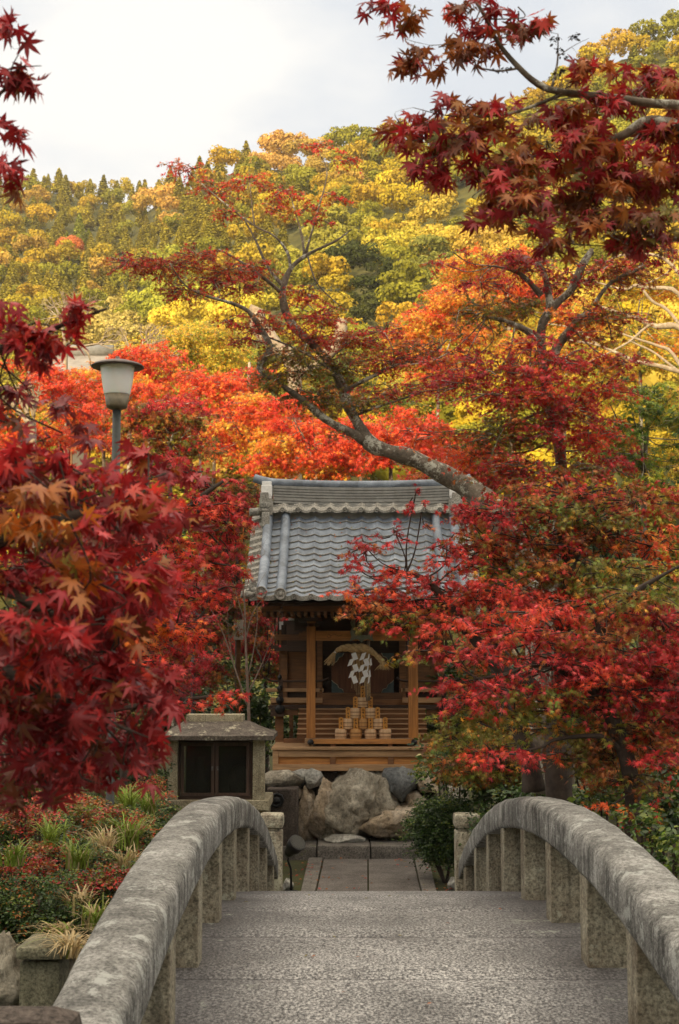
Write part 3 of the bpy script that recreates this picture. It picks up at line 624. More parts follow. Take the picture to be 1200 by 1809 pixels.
# roof: hipped slab with a ridge block, seen slightly turned
rf = MB(); ze = at(380, 1306.5, CY).z; zr = at(380, 1272, CY + .45).z
xa, xb = at(279, 1300, CY-.12).x, at(483, 1300, CY-.12).x; ra_, rb_ = at(326, 1272, CY+.3).x, at(430, 1272, CY+.3).x; y0_, y1_ = CY-.16, CY+1.05; ym0, ym1 = CY+.33, CY+.55
nx_ = 14
def roofgrid():
    vs = []; fs = []
    levels = 7
    for j in range(levels + 1):
        t = j / levels; zz = ze + .05 + (zr - ze - .05) * (t * .8 + .2 * t * t); X0, X1, Y0, Y1 = xa + (ra_-xa)*t, xb + (rb_-xb)*t, y0_ + (ym0-y0_)*t, y1_ + (ym1-y1_)*t
        loop = [(X0+(X1-X0)*i/nx_, Y0) for i in range(nx_)] + [(X1, Y0+(Y1-Y0)*i/6) for i in range(6)] + [(X1-(X1-X0)*i/nx_, Y1) for i in range(nx_)] + [(X0, Y1-(Y1-Y0)*i/6) for i in range(6)]
        for (x, y) in loop:
            q = Vector((x, y, zz)); s_ = .012 if 0 < j else .006; vs.append(q + Vector(mn.noise_vector(q * 9)) * s_ + Vector(mn.noise_vector(q*25))*s_*.5)
        if j == 0: base_loop = [Vector((x, y, ze)) + Vector(mn.noise_vector(Vector((x,y,0)) * 9)) * .006 for x, y in loop]
    nl = len(loop); b0 = len(vs); vs += base_loop
    for j in range(levels):
        fs += [(j*nl+i, j*nl+(i+1) % nl, (j+1)*nl+(i+1) % nl, (j+1)*nl+i) for i in range(nl)]
    fs += [(b0+i, b0+(i+1) % nl, (i+1) % nl, i) for i in range(nl)]; fs += [tuple(b0+i for i in range(nl))[::-1], tuple(levels*nl+i for i in range(nl))]
    return vs, fs
rf.add(*roofgrid(), False); rfo = rf.build('roof', M['case_roof'], case)
mb = MB(); q0, q1 = at(329, 1272.5, CY+.3), at(430, 1262, CY+.3); mb.box(q0.x, q1.x, ym0-.03, ym1+.03, zr-.03, q1.z+.0); rg = mb.build('ridge_block', M['case_stone'], case, bevel=.012); rg.parent = rfo; rg.matrix_parent_inverse = Matrix.Identity(4)
# things kept inside the case
mb = MB(); q = at(352, 1402, CY+.5); mb.lathe((q.x, q.y, q.z-.02), [(.09,0),(.11,.08),(.06,.26),(.05,.38),(.07,.45)], 16); tag(mb.build('stone_figure', M['wall'], bevel=0), 'dim pale stone figure standing inside the case behind the left glass door', 'stone figure')
mb = MB(); q = at(422, 1402, CY+.5); mb.lathe((q.x, q.y, q.z-.02), [(.08,0),(.12,.1),(.13,.2),(.08,.32),(.04,.36)], 16); tag(mb.build('stone_figure', M['wall'], bevel=0), 'dim round stone figure standing inside the case behind the right glass door', 'stone figure')

# ------------------------------------------------------------------ lamp
LY = 12.0; lx = at(207, 700, LY).x
lamp = thing('street_lamp', 'white globe garden lamp with brown brim hat on a tall grey pole among red leaves', 'lamp', (lx, LY, 0))
zz = lambda py: at(207, py, LY).z
mb = MB(); mb.lathe((lx, LY, 0), [(.05,0),(.05,.9),(.036,.95),(.036, zz(725))], 16); mb.build('pole', plain('lamp_pole_grey', (.06,.065,.062), .5, .2), lamp)
mb = MB(); mb.lathe((lx, LY, zz(722)), [(.055,-.005),(.088,.01),(.092,.03),(.108,.12)], 28); mb.build('collar', plain('lamp_bronze', (.20,.165,.11), .45, .3), lamp)
mb = MB(); h0 = zz(698); mb.lathe((lx, LY, h0), [(.108,.0),(.112,.01),(.132,.12),(.146,.24),(.146,.25)], 32); gl = mb.build('globe', None, lamp)
m, t, n, l, b = newmat('opal_glass'); b.inputs['Base Color'].default_value = (.95,.93,.88,1); b.inputs['Roughness'].default_value = .25; b.inputs['Subsurface Weight'].default_value = .2; gl.data.materials.append(m)
mb = MB(); h1 = h0 + .25; mb.lathe((lx, LY, h1), [(.14,-.002),(.225,-.008),(.227,.0),(.2,.018),(.13,.04),(.05,.052),(.018,.056),(.018,.085),(.0,.09)], 36); mb.build('hat', plain('lamp_hat_brown', (.15,.115,.105), .5, .1), lamp)

# ------------------------------------------------------------------ the shrine
SY = 18.6
S = at(640, 1362, SY)
shrine = thing('wooden_shrine', 'small wooden shrine with grey tiled roof on boulders at the path end', 'shrine', (S.x, SY, S.z))
def par(name, mat, boxes, bevel=.004, Y=None):
    mb = MB()
    for bx in boxes: pbox(*bx[:4], bx[4], bx[5], mb)
    return mb.build(name, mat, shrine, bevel=bevel)
# plinth
par('plinth', M['wood_grey'], [(492,1325,787,1337.2,SY,.1),(482,1350.4,797,1362,SY-.015,.12),(482,1325,491.8,1350.2,SY-.012,.12),(787.4,1325,797,1350.2,SY-.012,.12)])
par('plinth_strut', M['wood_mid'], [(583.5,1337.4,593,1350.2,SY,.08)]); par('plinth_strut', M['wood_mid'], [(685.5,1337.4,696,1350.2,SY,.08)])
for x0_, x1_ in ((492,583.3),(593.2,685.3),(696.2,787)): par('plinth_panel', M['wood'], [(x0_,1337.4,x1_,1350.2,SY+.035,.02)], 0)
q0, q1 = at(480, 1362, SY), at(799, 1325, SY); q2 = at(480, 1319.3, SY)
mb = MB(); mb.box(q0.x, q1.x, SY-.03, SY+2.3, at(600,1324.8,SY).z, at(600,1319.6,SY).z); mb.build('platform', M['wood_grey'], shrine, bevel=.006)
mb = MB(); mb.box(q0.x+.03, q1.x-.03, SY+.12, SY+2.2, q0.z, at(600,1325,SY).z); mb.build('platform_core', M['wood_dark'], shrine)
# bench sill with knobs
BYY = SY + .12
par('sill_beam', M['wood'], [(553,1306,729,1314.2,BYY-.02,.1)])
par('sill_block', M['wood_grey'], [(538.5,1304.6,552.8,1319,BYY-.03,.16)]); par('sill_block', M['wood_grey'], [(729.2,1304.6,741.5,1319,BYY-.03,.16)])
par('sill_foot', M['wood_mid'], [(584,1314.4,593,1319.2,BYY,.08)]); par('sill_foot', M['wood_mid'], [(685.5,1314.4,693.6,1319.2,BYY,.08)])
for px in (549, 732):
    q = at(px, 1311.5, BYY-.05); mb = MB(); mb.lathe((q.x, q.y, q.z), [(.028,.05),(.04,.03),(.042,.0),(.03,-.025),(.008,-.04)], 16, 'y'); mb.build('sill_knob', M['black'], shrine)
mb = MB(); a, c = at(538.5,1319,BYY), at(741.5,1306,BYY); mb.box(a.x, c.x, BYY+.1, BYY+.75, at(600,1311,BYY).z, at(600,1306.5,BYY).z); mb.build('sill_board', M['wood_grey'], shrine, bevel=.004)
# front posts
for x0_, x1_ in ((541.6, 557.6), (722.4, 738.2)): par('front_post', M['wood_v'], [(x0_, 1096, x1_, 1304.4, BYY, .12)], .008)
# lintel with carved scroll ends
par('lintel', M['wood'], [(557.8,1114.5,722.2,1131.7,BYY+.02,.09)])
for s in (-1, 1):
    mb = MB(); xc = at(541.4 if s < 0 else 738.4, 1120, BYY).x; w_ = .105
    za, zb = at(600,1131,BYY).z, at(600,1115,BYY).z; hh = zb - za
    pl_ = [(0,0),(.3,.0),(.55,.12),(.75,.05),(.95,.3),(1.0,.62),(.85,.85),(.6,.8),(.4,1),(0,1)]
    mb.prism([(xc + s*w_*u, za + hh*v) for u, v in (pl_ if s > 0 else pl_[::-1])], BYY+.03, BYY+.1); mb.build('beam_nose', M['wood_mid'], shrine)
    # scroll carving on the lintel face
    q = at(577 if s < 0 else 703, 1123, BYY+.02); mb = MB(); pts = []
    for i in range(26):
        t = i / 25; r_ = .012 + .03 * t; pts.append((q.x + s * (-.02 + r_ * math.cos(5.2 * t + 1)) + s * -.03 * t, q.y - .002, q.z + r_ * .8 * math.sin(5.2 * t + 1)))
    mb.tube(pts, .0035, 5); mb.tube([(q.x + s*-.04, q.y-.002, q.z-.01), (q.x + s*-.1, q.y-.002, q.z+.02), (q.x + s*-.16, q.y-.002, q.z-.005), (q.x+s*-.21, q.y-.002, q.z+.012)], .0035, 5)
    mb.build('scroll_carving', M['wood_mid'], shrine)
# steps up behind the sill
for i in range(6):
    y1_ = 1305 - i * 8.9; yy = BYY + .42 + i * .13
    par('stair_tread', M['wood_grey'], [(524+i*.7, y1_-2.2-6.7, 756-i*.7, y1_-.2-6.7, yy-.02, .16)], .002)
    par('stair_riser', M['wood_mid'], [(525+i*.7, y1_-6.8, 755-i*.7, y1_, yy, .02)], 0)
# veranda
VY = BYY + 1.1
par('veranda_floor', M['wood_dark'], [(474,1246.5,806,1253.5,VY,.9)]); par('veranda_edge', M['wood_mid'], [(478,1235.5,802,1245.5,VY+.02,.06)])
for x0_, x1_, o_ in ((486,501,0),(779,794,0)):
    par('veranda_post', M['wood_mid'], [(x0_,1253.7,x1_,1319.5,VY+.02,.1)])
for bx_ in [(501.2,1254,527,1263.5,VY+.03,.08),(754,1254,778.8,1263.5,VY+.03,.08),(501.2,1305,540,1316,VY-.2,.1),(741,1305,778.8,1316,VY-.2,.1)]: par('veranda_beam', M['wood_mid'], [bx_])
for s in (-1, 1):
    X = lambda px: 640.5 + s * (px - 640.5) if s > 0 else px
    def seg(pa, pb, py, th, yy=VY-.02, up=0):
        xa_, xb_ = (pa, pb) if s < 0 else (1281-pb, 1281-pa); return (xa_, py-th/2, xb_, py+th/2, yy, .04)
    par('railing', M['wood_grey'], [seg(470,572,1219,6.5)]); par('railing', M['wood_grey'], [seg(478,570,1237,9,VY-.03)])
    mb = MB(); pp = [(471,1198),(480,1202.5),(495,1203.5),(530,1203.5),(560,1203.5),(572,1202),(581,1198)]
    pts = [at(p if s < 0 else 1281 - p, y, VY) for p, y in pp]; pp2, _ = smooth_path(pts, [.015]*7, 4); mb.tube(pp2, .016, 8); mb.build('railing', M['wood_dark'], shrine)
    for pxx, w_, y0_ in ((496, 8, 1200), (545, 5, 1206), (567, 5, 1206)):
        p_ = pxx if s < 0 else 1281 - pxx; par('railing_post', M['wood_dark'] if w_ > 6 else M['wood_mid'], [(p_-w_/2, y0_, p_+w_/2, 1235.2, VY-.02, .05)])
    p_ = 494.5 if s < 0 else 786.5
    for py, r_ in ((1216, .04), (1237, .055), (1253, .07)):
        q = at(p_, py, VY-.06); mb = MB(); mb.lathe((q.x, q.y, q.z), [(r_*.8,.06),(r_,.03),(r_,0),(r_*.6,-.02)], 12, 'y'); mb.build('railing_knob', M['black'], shrine)
    q = at(p_, 1199, VY); mb = MB(); mb.lathe((q.x, q.y, q.z-.02), [(.022,0),(.03,.03),(.028,.05),(.012,.075),(.003,.09)], 12); mb.build('finial', M['black'], shrine)
    # veranda end block with stacked bracket shapes
    a0 = 478 if s < 0 else 779; par('veranda_bracket', M['wood_dark'], [(a0, 1252, a0+24, 1266, VY-.06, .3)])
# inner sanctuary
IY = VY + .55
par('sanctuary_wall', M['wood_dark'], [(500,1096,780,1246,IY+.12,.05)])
par('sanctuary_post', M['wood_mid'], [(496,1150,508,1246,IY,.1)]); par('sanctuary_post', M['wood_mid'], [(773,1150,785,1246,IY,.1)])
par('sanctuary_post', M['wood_mid'], [(560,1132,570,1246,IY,.1)]); par('sanctuary_post', M['wood_mid'], [(706,1132,717,1246,IY,.1)])
par('sanctuary_beam', M['wood_dark'], [(480,1140,541,1150,IY-.1,.1)]); par('sanctuary_beam', M['wood_dark'], [(739,1140,800,1150,IY-.1,.1)])
par('sanctuary_beam', M['wood_mid'], [(560,1224,717,1246,IY-.02,.1)])
par('side_panel', M['wood_mid'], [(509,1152,559,1222,IY+.06,.03)]); par('side_panel', M['wood_mid'], [(718,1152,772,1222,IY+.06,.03)])
mb = MB(); oc = [(586,1168),(596,1154),(686,1154),(696,1168),(696,1210),(684,1223.5),(598,1223.5),(586,1210)]
mb.prism([(at(x,y,IY).x, at(x,y,IY).z) for x, y in oc][::-1], IY+.04, IY+.07); dr_ = mb.build('door_panel', wood('red_brown_panel', (.10,.035,.015), (.22,.08,.03), (14,14,1)), shrine)
for sx, sy in ((-1,-1),(1,-1),(-1,1),(1,1)):
    cx, cy = 641 + sx*55, 1188.5 + sy*35; mb = MB()
    o1 = [(cx,cy),(cx-sx*22,cy),(cx-sx*19,cy-sy*6),(cx-sx*13,cy-sy*8),(cx-sx*10,cy-sy*14),(cx-sx*4,cy-sy*18),(cx,cy-sy*22)]
    mb.prism([(at(x,y,IY).x, at(x,y,IY).z) for x, y in o1], IY+.01, IY+.03); k_o = mb.build('corner_carving', plain('teal_paint', (.07,.095,.09), .8) if 'teal_paint' not in bpy.data.materials else bpy.data.materials['teal_paint'], shrine)
    mb = MB(); mb.tube([at(x,y,IY-.002) for x, y in o1[1:]], .006, 5); mb.build('carving_edge', M['case_stone'], shrine)
# eaves: dark boards, rafters and brackets
EY = 17.62
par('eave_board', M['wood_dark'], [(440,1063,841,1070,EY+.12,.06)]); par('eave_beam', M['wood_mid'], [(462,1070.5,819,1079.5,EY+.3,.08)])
nr = 30
for i in range(nr):
    px = 468 + i * (813 - 468) / (nr - 1); par('rafter', M['wood_mid'], [(px-2.6,1080.5,px+2.6,1087.5,EY+.34,1.0)], 0)
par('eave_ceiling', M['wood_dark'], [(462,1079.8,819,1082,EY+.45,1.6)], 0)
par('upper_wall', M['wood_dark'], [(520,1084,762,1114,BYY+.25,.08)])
for px in (549.5, 730.5, 640):
    par('bracket', M['wood_dark'], [(px-14,1100,px+14,1107,BYY+.0,.2),(px-22,1090,px+22,1098,BYY-.02,.24),(px-9,1107,px+9,1114,BYY+.03,.1)])
for px in (486, 492, 788): par('hanging_chain', M['wood_dark'], [(px-1.5,1082,px+1.5,1140,BYY+.35,.03)], 0)
par('tie_beam', M['wood_mid'], [(478,1121,541,1131,BYY+.3,.1)]); par('tie_beam', M['wood_mid'], [(739,1121,800,1131,BYY+.3,.1)])
par('corner_strut', M['wood_dark'], [(497,1104,506,1140,BYY+.32,.1)]); par('corner_strut', M['wood_dark'], [(775,1104,784,1140,BYY+.32,.1)])

# roof: concave front and back slopes of wavy pan tiles
def slope_pts():
    a0, a1, n = R(25), R(47), 14; y, z = EY, at(640, 1056, EY).z; out = [(y, z)]
    tgt = at(640, 912, EY + 1.75)
    for i in range(n):
        a = a0 + (a1 - a0) * i / (n - 1); y += math.cos(a); z += math.sin(a); out.append((y, z))
    sx = (tgt.y - EY) / (out[-1][0] - EY); sz = (tgt.z - out[0][1]) / (out[-1][1] - out[0][1])
    return [(EY + (p[0]-EY)*sx, out[0][1] + (p[1]-out[0][1])*sz) for p in out]
SP = slope_pts(); RYm = SP[-1][0] + .12
XC = S.x; PITCH = 30.4 * (EY + .1) / F
def wave(u):                       # height of one tile column, u in 0..1
    return .030 * (math.cos(math.pi * u / .9) ** 2 * (1 if u < .45 else 0) + (.0 if u < .45 else .62 * ((u - .45) / .55) ** 1.6)) - .006 * math.sin(math.pi * u)
def pt_(fx, yy, zz_, back): return (fx, (2*RYm - yy) if back else yy, zz_)
def tiles(mb, x0, x1, back=False, npc=14, phase=0.0):
    ncol = (x1 - x0) / PITCH; nx = int(ncol * npc) + 1; xs_ = [x0 + (x1-x0)*i/(nx-1) for i in range(nx)]
    for i in range(len(SP) - 1):
        (ya, za), (yb_, zb_) = SP[i], SP[i+1]; vs = []; L_ = math.hypot(yb_-ya, zb_-za); ny, nz = -(zb_-za)/L_, (yb_-ya)/L_
        for k, x in enumerate(xs_):
            u = ((x - XC) / PITCH + phase) % 1; h = wave(u); jj = .006 * mn.noise(Vector((round((x-XC)/PITCH)*3.1, i*1.7, 0)))
            fo = .022 + jj
            f0 = (x, ya + ny*(h) , za + nz*(h)); f1 = (x, ya + ny*(h+fo) - .0, za + nz*(h+fo)); f2 = (x, yb_ + ny*(h+.003), zb_ + nz*(h+.003))
            e1 = (x, ya + ny*(h+fo) + .012, za + nz*(h+fo) + .006)
            vs += [pt_(*f0, back), pt_(*f1, back), pt_(*e1, back), pt_(*f2, back)]
        fs = []
        for k in range(nx - 1):
            b0 = 4*k; fs += [(b0, b0+4, b0+5, b0+1), (b0+1, b0+5, b0+6, b0+2), (b0+2, b0+6, b0+7, b0+3)]
        mb.add(vs, fs, True)
hw_e = (855 - 425) / 2 * EY / F          # half width at the eave
xl, xr = XC - hw_e, XC + hw_e
roof = MB(); tiles(roof, xl + .16, xr - .16); ro = roof.build('roof', M['tile'], shrine); ro.data.materials.append(M['tile_edge'])
for p in ro.data.polygons:
    if p.area < .0009: p.material_index = 1
rb = MB(); tiles(rb, xl + .16, xr - .16, True); rbo = rb.build('roof', M['tile'], shrine)
def sub(o, p): o.parent = p; o.matrix_parent_inverse = Matrix.Identity(4); return o
# underside boarding so no light leaks through
ub = MB(); vs = []; 
for (y, z) in SP: vs += [(xl+.12, y+.02, z-.06), (xr-.12, y+.02, z-.06)]
for (y, z) in SP[::-1]: vs += [(xl+.12, 2*RYm-y-.02, z-.06), (xr-.12, 2*RYm-y-.02, z-.06)]
ub.add(vs, [(2*i, 2*i+1, 2*i+3, 2*i+2) for i in range(len(vs)//2 - 1)]); sub(ub.build('roof_boarding', M['wood_dark'], shrine), ro)
# gable walls
for s in (-1, 1):
    g = MB(); x_ = XC + s * (hw_e - .5); poly = [(p[0]+.25, p[1]-.12) for p in SP] + [(2*RYm-p[0]-.25, p[1]-.12) for p in SP[::-1]]
    g.add([(x_, y, z) for y, z in poly] + [(x_ + s*.03, y, z) for y, z in poly], [tuple(range(len(poly))), tuple(range(2*len(poly)-1, len(poly)-1, -1))] + [(i, (i+1) % len(poly), (i+1) % len(poly)+len(poly), i+len(poly)) for i in range(len(poly))])
    g.build('gable', M['wood_dark'], shrine)
    # verge boards
    v = MB(); xv = XC + s * (hw_e - .11)
    vs = []
    for (y, z) in SP + [(2*RYm-p[0], p[1]) for p in SP[::-1]]: vs += [(xv, y+.06, z-.02), (xv, y+.06, z-.1), (xv+s*.03, y+.06, z-.1), (xv+s*.03, y+.06, z-.02)]
    v.add(vs, [(4*i+k, 4*i+(k+1) % 4, 4*i+4+(k+1) % 4, 4*i+4+k) for i in range(len(vs)//4-1) for k in range(4)]); v.build('verge_board', M['wood_dark'], shrine)
n_ = 130; ii = rng.integers(0, len(SP)-1, n_); tt = rng.random(n_); lx_ = rng.uniform(xl+.2, xr-.2, n_); yy_ = np.array([SP[i][0]*(1-q)+SP[i+1][0]*q for i, q in zip(ii, tt)]); zz2 = np.array([SP[i][1]*(1-q)+SP[i+1][1]*q for i, q in zip(ii, tt)]) + .035
nn_ = np.tile([0, -.6, .8], (n_, 1)) + rng.normal(0, .2, (n_, 3)); tag(link('fallen_leaves', leafmesh('roof_leaves', MID, np.stack([lx_, yy_, zz2], 1), np.cross(nn_, rng.normal(0, 1, (n_, 3))), nn_, np.full(n_, .028), palpick('Br', n_), M['leaf'])), 'few dry fallen leaves caught on the shrine roof tiles', 'fallen leaves', None, 'stuff')
# eave course: scalloped edge with round caps
ee = MB(); n = 200; y, z = SP[0]; vs = []
for i in range(n + 1):
    x = xl + .1 + (xr - xl - .2) * i / n; u = ((x - XC)/PITCH) % 1; h = wave(u)
    vs += [(x, y-.02, z + h*.9 + .022), (x, y-.02, z - .035 + h*.5), (x, y+.05, z - .035 + h*.5), (x, y+.05, z + h + .024)]
ee.add(vs, [(4*i+k, 4*i+(k+1) % 4, 4*i+4+(k+1) % 4, 4*i+4+k) for i in range(n) for k in range(4)], False); sub(ee.build('eave_edge', M['tile_edge'], shrine), ro)
def disc(x, y, z, r, name='end_tile'):
    d_ = MB(); d_.lathe((x, y, z), [(r,.05),(r,0),(r*.82,-.006),(r*.78,.004),(r*.35,.004),(r*.3,-.004),(0.001,-.006)], 20, 'y'); return sub(d_.build(name, M['tile_edge'], shrine), ro)
tubes = [490.0, 461.0]
tcols = []
k = -9
while XC + k * PITCH < xr - .36:
    x = XC + k * PITCH
    if x > xl + .36: disc(x, y - .03, z + .014, .036)
    k += 1
# round tile rows near both verges
for s in (-1, 1):
    for px, rad_, tg in ((494.5, .062, 0), (460.5, .064, 1)):
        off = (640.5 - px) * EY / F; x = XC + s * off
        t = MB(); pts = []; rr = []
        for i, (yy, zz_) in enumerate(SP):
            for q in (0, .5):
                if i == len(SP)-1 and q: break
                yn, zn = (SP[i+1] if i < len(SP)-1 else SP[i]); a_, b2 = yy + (yn-yy)*q, zz_ + (zn-zz_)*q
                pts.append((x + (s*-.012*0), a_ - .02, b2 + .045)); rr.append(rad_ * (1 if not q else 1) )
        if tg == 1: pts = [(p[0], p[1], p[2] + .02) for p in pts]
        t.tube(pts, rad_, 14); sub(t.build('round_tile_row', M['tile'], shrine), ro)
        disc(x, SP[0][0] - .06, SP[0][1] + .045 + (.02 if tg else 0), rad_ * 1.22)
    # verge tiles stepping down outside
    for i in range(len(SP) - 1):
        (ya, za), (yb_, zb_) = SP[i], SP[i+1]; xi, xo = XC + s*(hw_e - .19), XC + s*(hw_e - .015); v = MB()
        dz = .03; v.add([(xi, ya, za+.05+dz), (xo, ya, za+.0+dz), (xo, yb_+.05, zb_+.0), (xi, yb_+.05, zb_+.05), (xi, ya, za+.02), (xo, ya, za-.045), (xo, yb_+.05, zb_-.06), (xi, yb_+.05, zb_+.0)],
              [(0,1,2,3),(4,7,6,5),(0,4,5,1),(1,5,6,2),(2,6,7,3),(3,7,4,0)]); sub(v.build('verge_tile', M['tile_edge'], shrine, bevel=.006), ro)
    q = (SP[0][0] - .02, SP[0][1] + .01); v = MB(); v.tube([(XC+s*(hw_e-.2), q[0]+.05, q[1]+.02), (XC+s*(hw_e-.06), q[0]-.02, q[1]+.03), (XC+s*(hw_e+.0), q[0]-.03, q[1]+.035)], [.03,.045,.05], 12); sub(v.build('corner_tile', M['tile_edge'], shrine), ro)
    # guardian shaped ornament above the corner
    g_ = MB(); gx_ = XC + s*(hw_e-.13); g_.tube([(gx_, q[0]+.14, q[1]+.06), (gx_, q[0]+.12, q[1]+.14), (gx_+s*-.015, q[0]+.1, q[1]+.2), (gx_-s*.03, q[0]+.08, q[1]+.23)], [.045,.05,.035,.03], 8)
    g_.tube([(gx_-s*.02, q[0]+.1, q[1]+.1), (gx_-s*.04, q[0]+.05, q[1]+.08)], [.04,.02], 7); g_.tube([(gx_-s*.01, q[0]+.12, q[1]+.21), (gx_+s*.03, q[0]+.13, q[1]+.27)], [.02,.006], 6); sub(g_.build('roof_ornament', M['tile_edge'], shrine), ro)
# ridge: layered tiles with a round cap, upswept ends
RZ0 = SP[-1][1]; kx = RYm / F / 1.0
def zr_(py): return at(640, py, RYm - .12).z
RX0, RX1 = at(483, 880, RYm-.12).x, at(799, 880, RYm-.12).x
rd = MB()
def sag(x): return .035 * ((x - XC) / (RX1 - XC)) ** 2
def ridge_slab(mb, x0, x1, d0, za, zb):
    n = 24; vs = []
    for i in range(n+1):
        x = x0 + (x1-x0)*i/n; g = sag(x); vs += [(x, RYm-d0, za+g), (x, RYm-d0, zb+g), (x, RYm+d0, zb+g), (x, RYm+d0, za+g)]
    mb.add(vs, [(4*i+k, 4*i+(k+1) % 4, 4*i+4+(k+1) % 4, 4*i+4+k) for i in range(n) for k in range(4)] + [(0,1,2,3), (4*n,4*n+3,4*n+2,4*n+1)])
lv = [893, 887.5, 881, 876, 871, 866, 861]
for i, (p0, p1) in enumerate(zip(lv, lv[1:])):
    ridge_slab(rd, RX0, RX1, .125 - .007*i, zr_(p0) + .004, zr_(p1) - .009); ridge_slab(rd, RX0+.01, RX1-.01, .105 - .007*i, zr_(p1) - .009, zr_(p1)+.004)
rd.box(RX0, RX1, RYm-.17, RYm+.17, SP[-1][1]-.1, zr_(893)); rdo = rd.build('ridge', M['ridge'], shrine)
rc = MB(); pts = []; n = 40; xa_, xb_ = at(449, 850, RYm).x, at(832, 850, RYm).x
for i in range(n+1):
    t = i/n; x = xa_ + (xb_-xa_)*t; e_ = abs(2*t-1); pts.append((x, RYm, zr_(855) + sag(x) + .05 * max(0, (e_-.82)/.18) ** 1.5))
rc.tube(pts, [.06]*(n+1), 14); sub(rc.build('ridge_cap', M['tile'], shrine), rdo)
# row of wave tiles and caps just under the ridge
rw = MB(); n = 160; vs = []; zb0 = zr_(905)
for i in range(n+1):
    x = RX0 + (RX1-RX0)*i/n; u = ((x - XC)/PITCH) % 1; h = wave(u); vs += [(x, RYm-.27, zb0+h-.02), (x, RYm-.27, zb0+h+.012), (x, RYm-.1, zb0+.12+h), (x, RYm-.1, zb0+h+.02)]
rw.add(vs, [(4*i+k, 4*i+(k+1) % 4, 4*i+4+(k+1) % 4, 4*i+4+k) for i in range(n) for k in range(4)]); sub(rw.build('under_ridge_tiles', M['tile_edge'], shrine), rdo)
k = -7
while XC + k*PITCH < RX1:
    x = XC + k*PITCH
    if x > RX0 + .02: d_ = disc(x, RYm - .285, zb0 + .018, .036)
    k += 1
for s in (-1, 1):
    X = XC + s * (640.5 - 473) * (RYm-.12) / F
    m1 = MB(); m1.box(X-.075, X+.075, RYm-.14, RYm+.14, zr_(878), zr_(857)); m1.box(X-.065, X+.065, RYm-.12, RYm+.12, zr_(857), zr_(850)); m1.box(X-(.02 if s<0 else .07), X+(.07 if s<0 else .02), RYm-.145, RYm+.14, zr_(881), zr_(878)); sub(m1.build('ridge_end', M['plaster'], shrine, bevel=.012), rdo)
    m2 = MB(); Xo = X - (-s)*0; m2.box(X-.065+s*.02, X+.05+s*.02, RYm-.24, RYm-.145, zr_(889), zr_(871)); m2.box(X-.06+s*.02, X+.055+s*.02, RYm-.38, RYm-.2, zr_(901), zr_(891)); m2.box(X-.06+s*.02, X+.055+s*.02, RYm-.4, RYm-.2, zr_(908), zr_(902)); sub(m2.build('ridge_end_tile', M['tile_edge'], shrine, bevel=.018), rdo)
    m3 = MB(); m3.box(X-.05+s*.0, X+.055+s*.0, RYm-.44, RYm-.3, zr_(935), zr_(909)); sub(m3.build('ridge_end_tile', M['tile_edge'], shrine, bevel=.015), rdo)
    m4 = MB(); m4.tube([(X+s*.05, RYm-.3, zr_(906)), (X+s*.22, RYm-.32, zr_(908))], .055, 10); m4.box(X-.09, X+.09, RYm-.3, RYm+.1, zr_(912), zr_(884)); sub(m4.build('ridge_end_tile', M['tile_edge'], shrine), rdo)

# plaque, rope, paper streamers, pails
PY = BYY - .12
pq = thing('shrine_plaque', 'green grey carved name board hanging under the eaves of the shrine', 'plaque', at(639, 1110, PY))
o1 = [(618,1133),(621,1124),(618.5,1116),(622,1108),(619,1100),(622,1092),(622,1086),(658,1086),(658,1092),(661,1100),(657,1108),(661,1116),(657.5,1124),(661,1133),(650,1129),(644,1130),(639,1135),(634,1130),(628,1129)]
mb = MB(); mb.prism([(at(x,y,PY).x, at(x,y,PY).z) for x, y in o1], PY, PY+.04); keep(mb.build('frame', plain('verdigris_wood', (.16,.17,.12), .8, 0, .3), None), pq)
keep(pbox(628, 1090, 650, 1122, PY-.008, .03).build('board', M['wood_dark'], None, bevel=.003), pq)
cords = MB()
for px in (631.5, 647.5): cords.tube([at(px, 1131, PY+.01), at(px, 1147, PY+.01)], .005, 6)
keep(cords.build('cord', M['black'], None), pq)
rp = thing('straw_rope', 'thick twisted straw rope arched under the plaque with frayed tassel ends', 'rope', at(637, 1150, PY))
def m_straw():
    m, t, n, l, b = newmat('straw'); k = tex(t, 'ShaderNodeTexNoise', 30, 5, .7); l.new(ramp(t, k.outputs[0], [(.3,(.32,.20,.08)),(.7,(.66,.46,.22))]).outputs[0], b.inputs['Base Color']); b.inputs['Roughness'].default_value = .9; bump(t, k.outputs[0], b, .5, .01); return m
STR = m_straw()
ctrl = [(592,1152),(601,1146.5),(613,1144.5),(628,1145),(643,1145),(653,1149),(662,1155),(671,1164),(677,1171)]
cp, cr_ = smooth_path([at(x,y,PY) for x, y in ctrl], [.022,.036,.048,.056,.056,.048,.036,.042,.046], 6)
rope = MB()
for ph in (0, 2.09, 4.19):
    pts = []; rad = []
    for i, p in enumerate(cp):
        t = i / len(cp) * 22 + ph; r_ = cr_[i]; pts.append(p + Vector((.0, math.cos(t), math.sin(t))) * r_ * .5); rad.append(r_ * .62)
    rope.tube(pts, rad, 7)
keep(rope.build('rope', STR, None), rp)
for (p, dx, dz, n_) in (((592,1152), -.07, -.16, 46), ((677,1170), .02, -.10, 46)):
    tz = MB(); c = at(*p, PY)
    for i in range(n_):
        a_ = rng.normal(0, .035, 2); k_ = rng.uniform(.7, 1.1)
        tz.tube([c + Vector((a_[0]*.2, a_[1]*.2, 0)), c + Vector((dx*.5*k_ + a_[0]*.6, a_[1]*.6, dz*.45*k_)), c + Vector((dx*k_+a_[0]*1.3, a_[1], dz*k_))], [.008,.008,.003], 4, False)
    keep(tz.build('tassel', STR, None), rp)
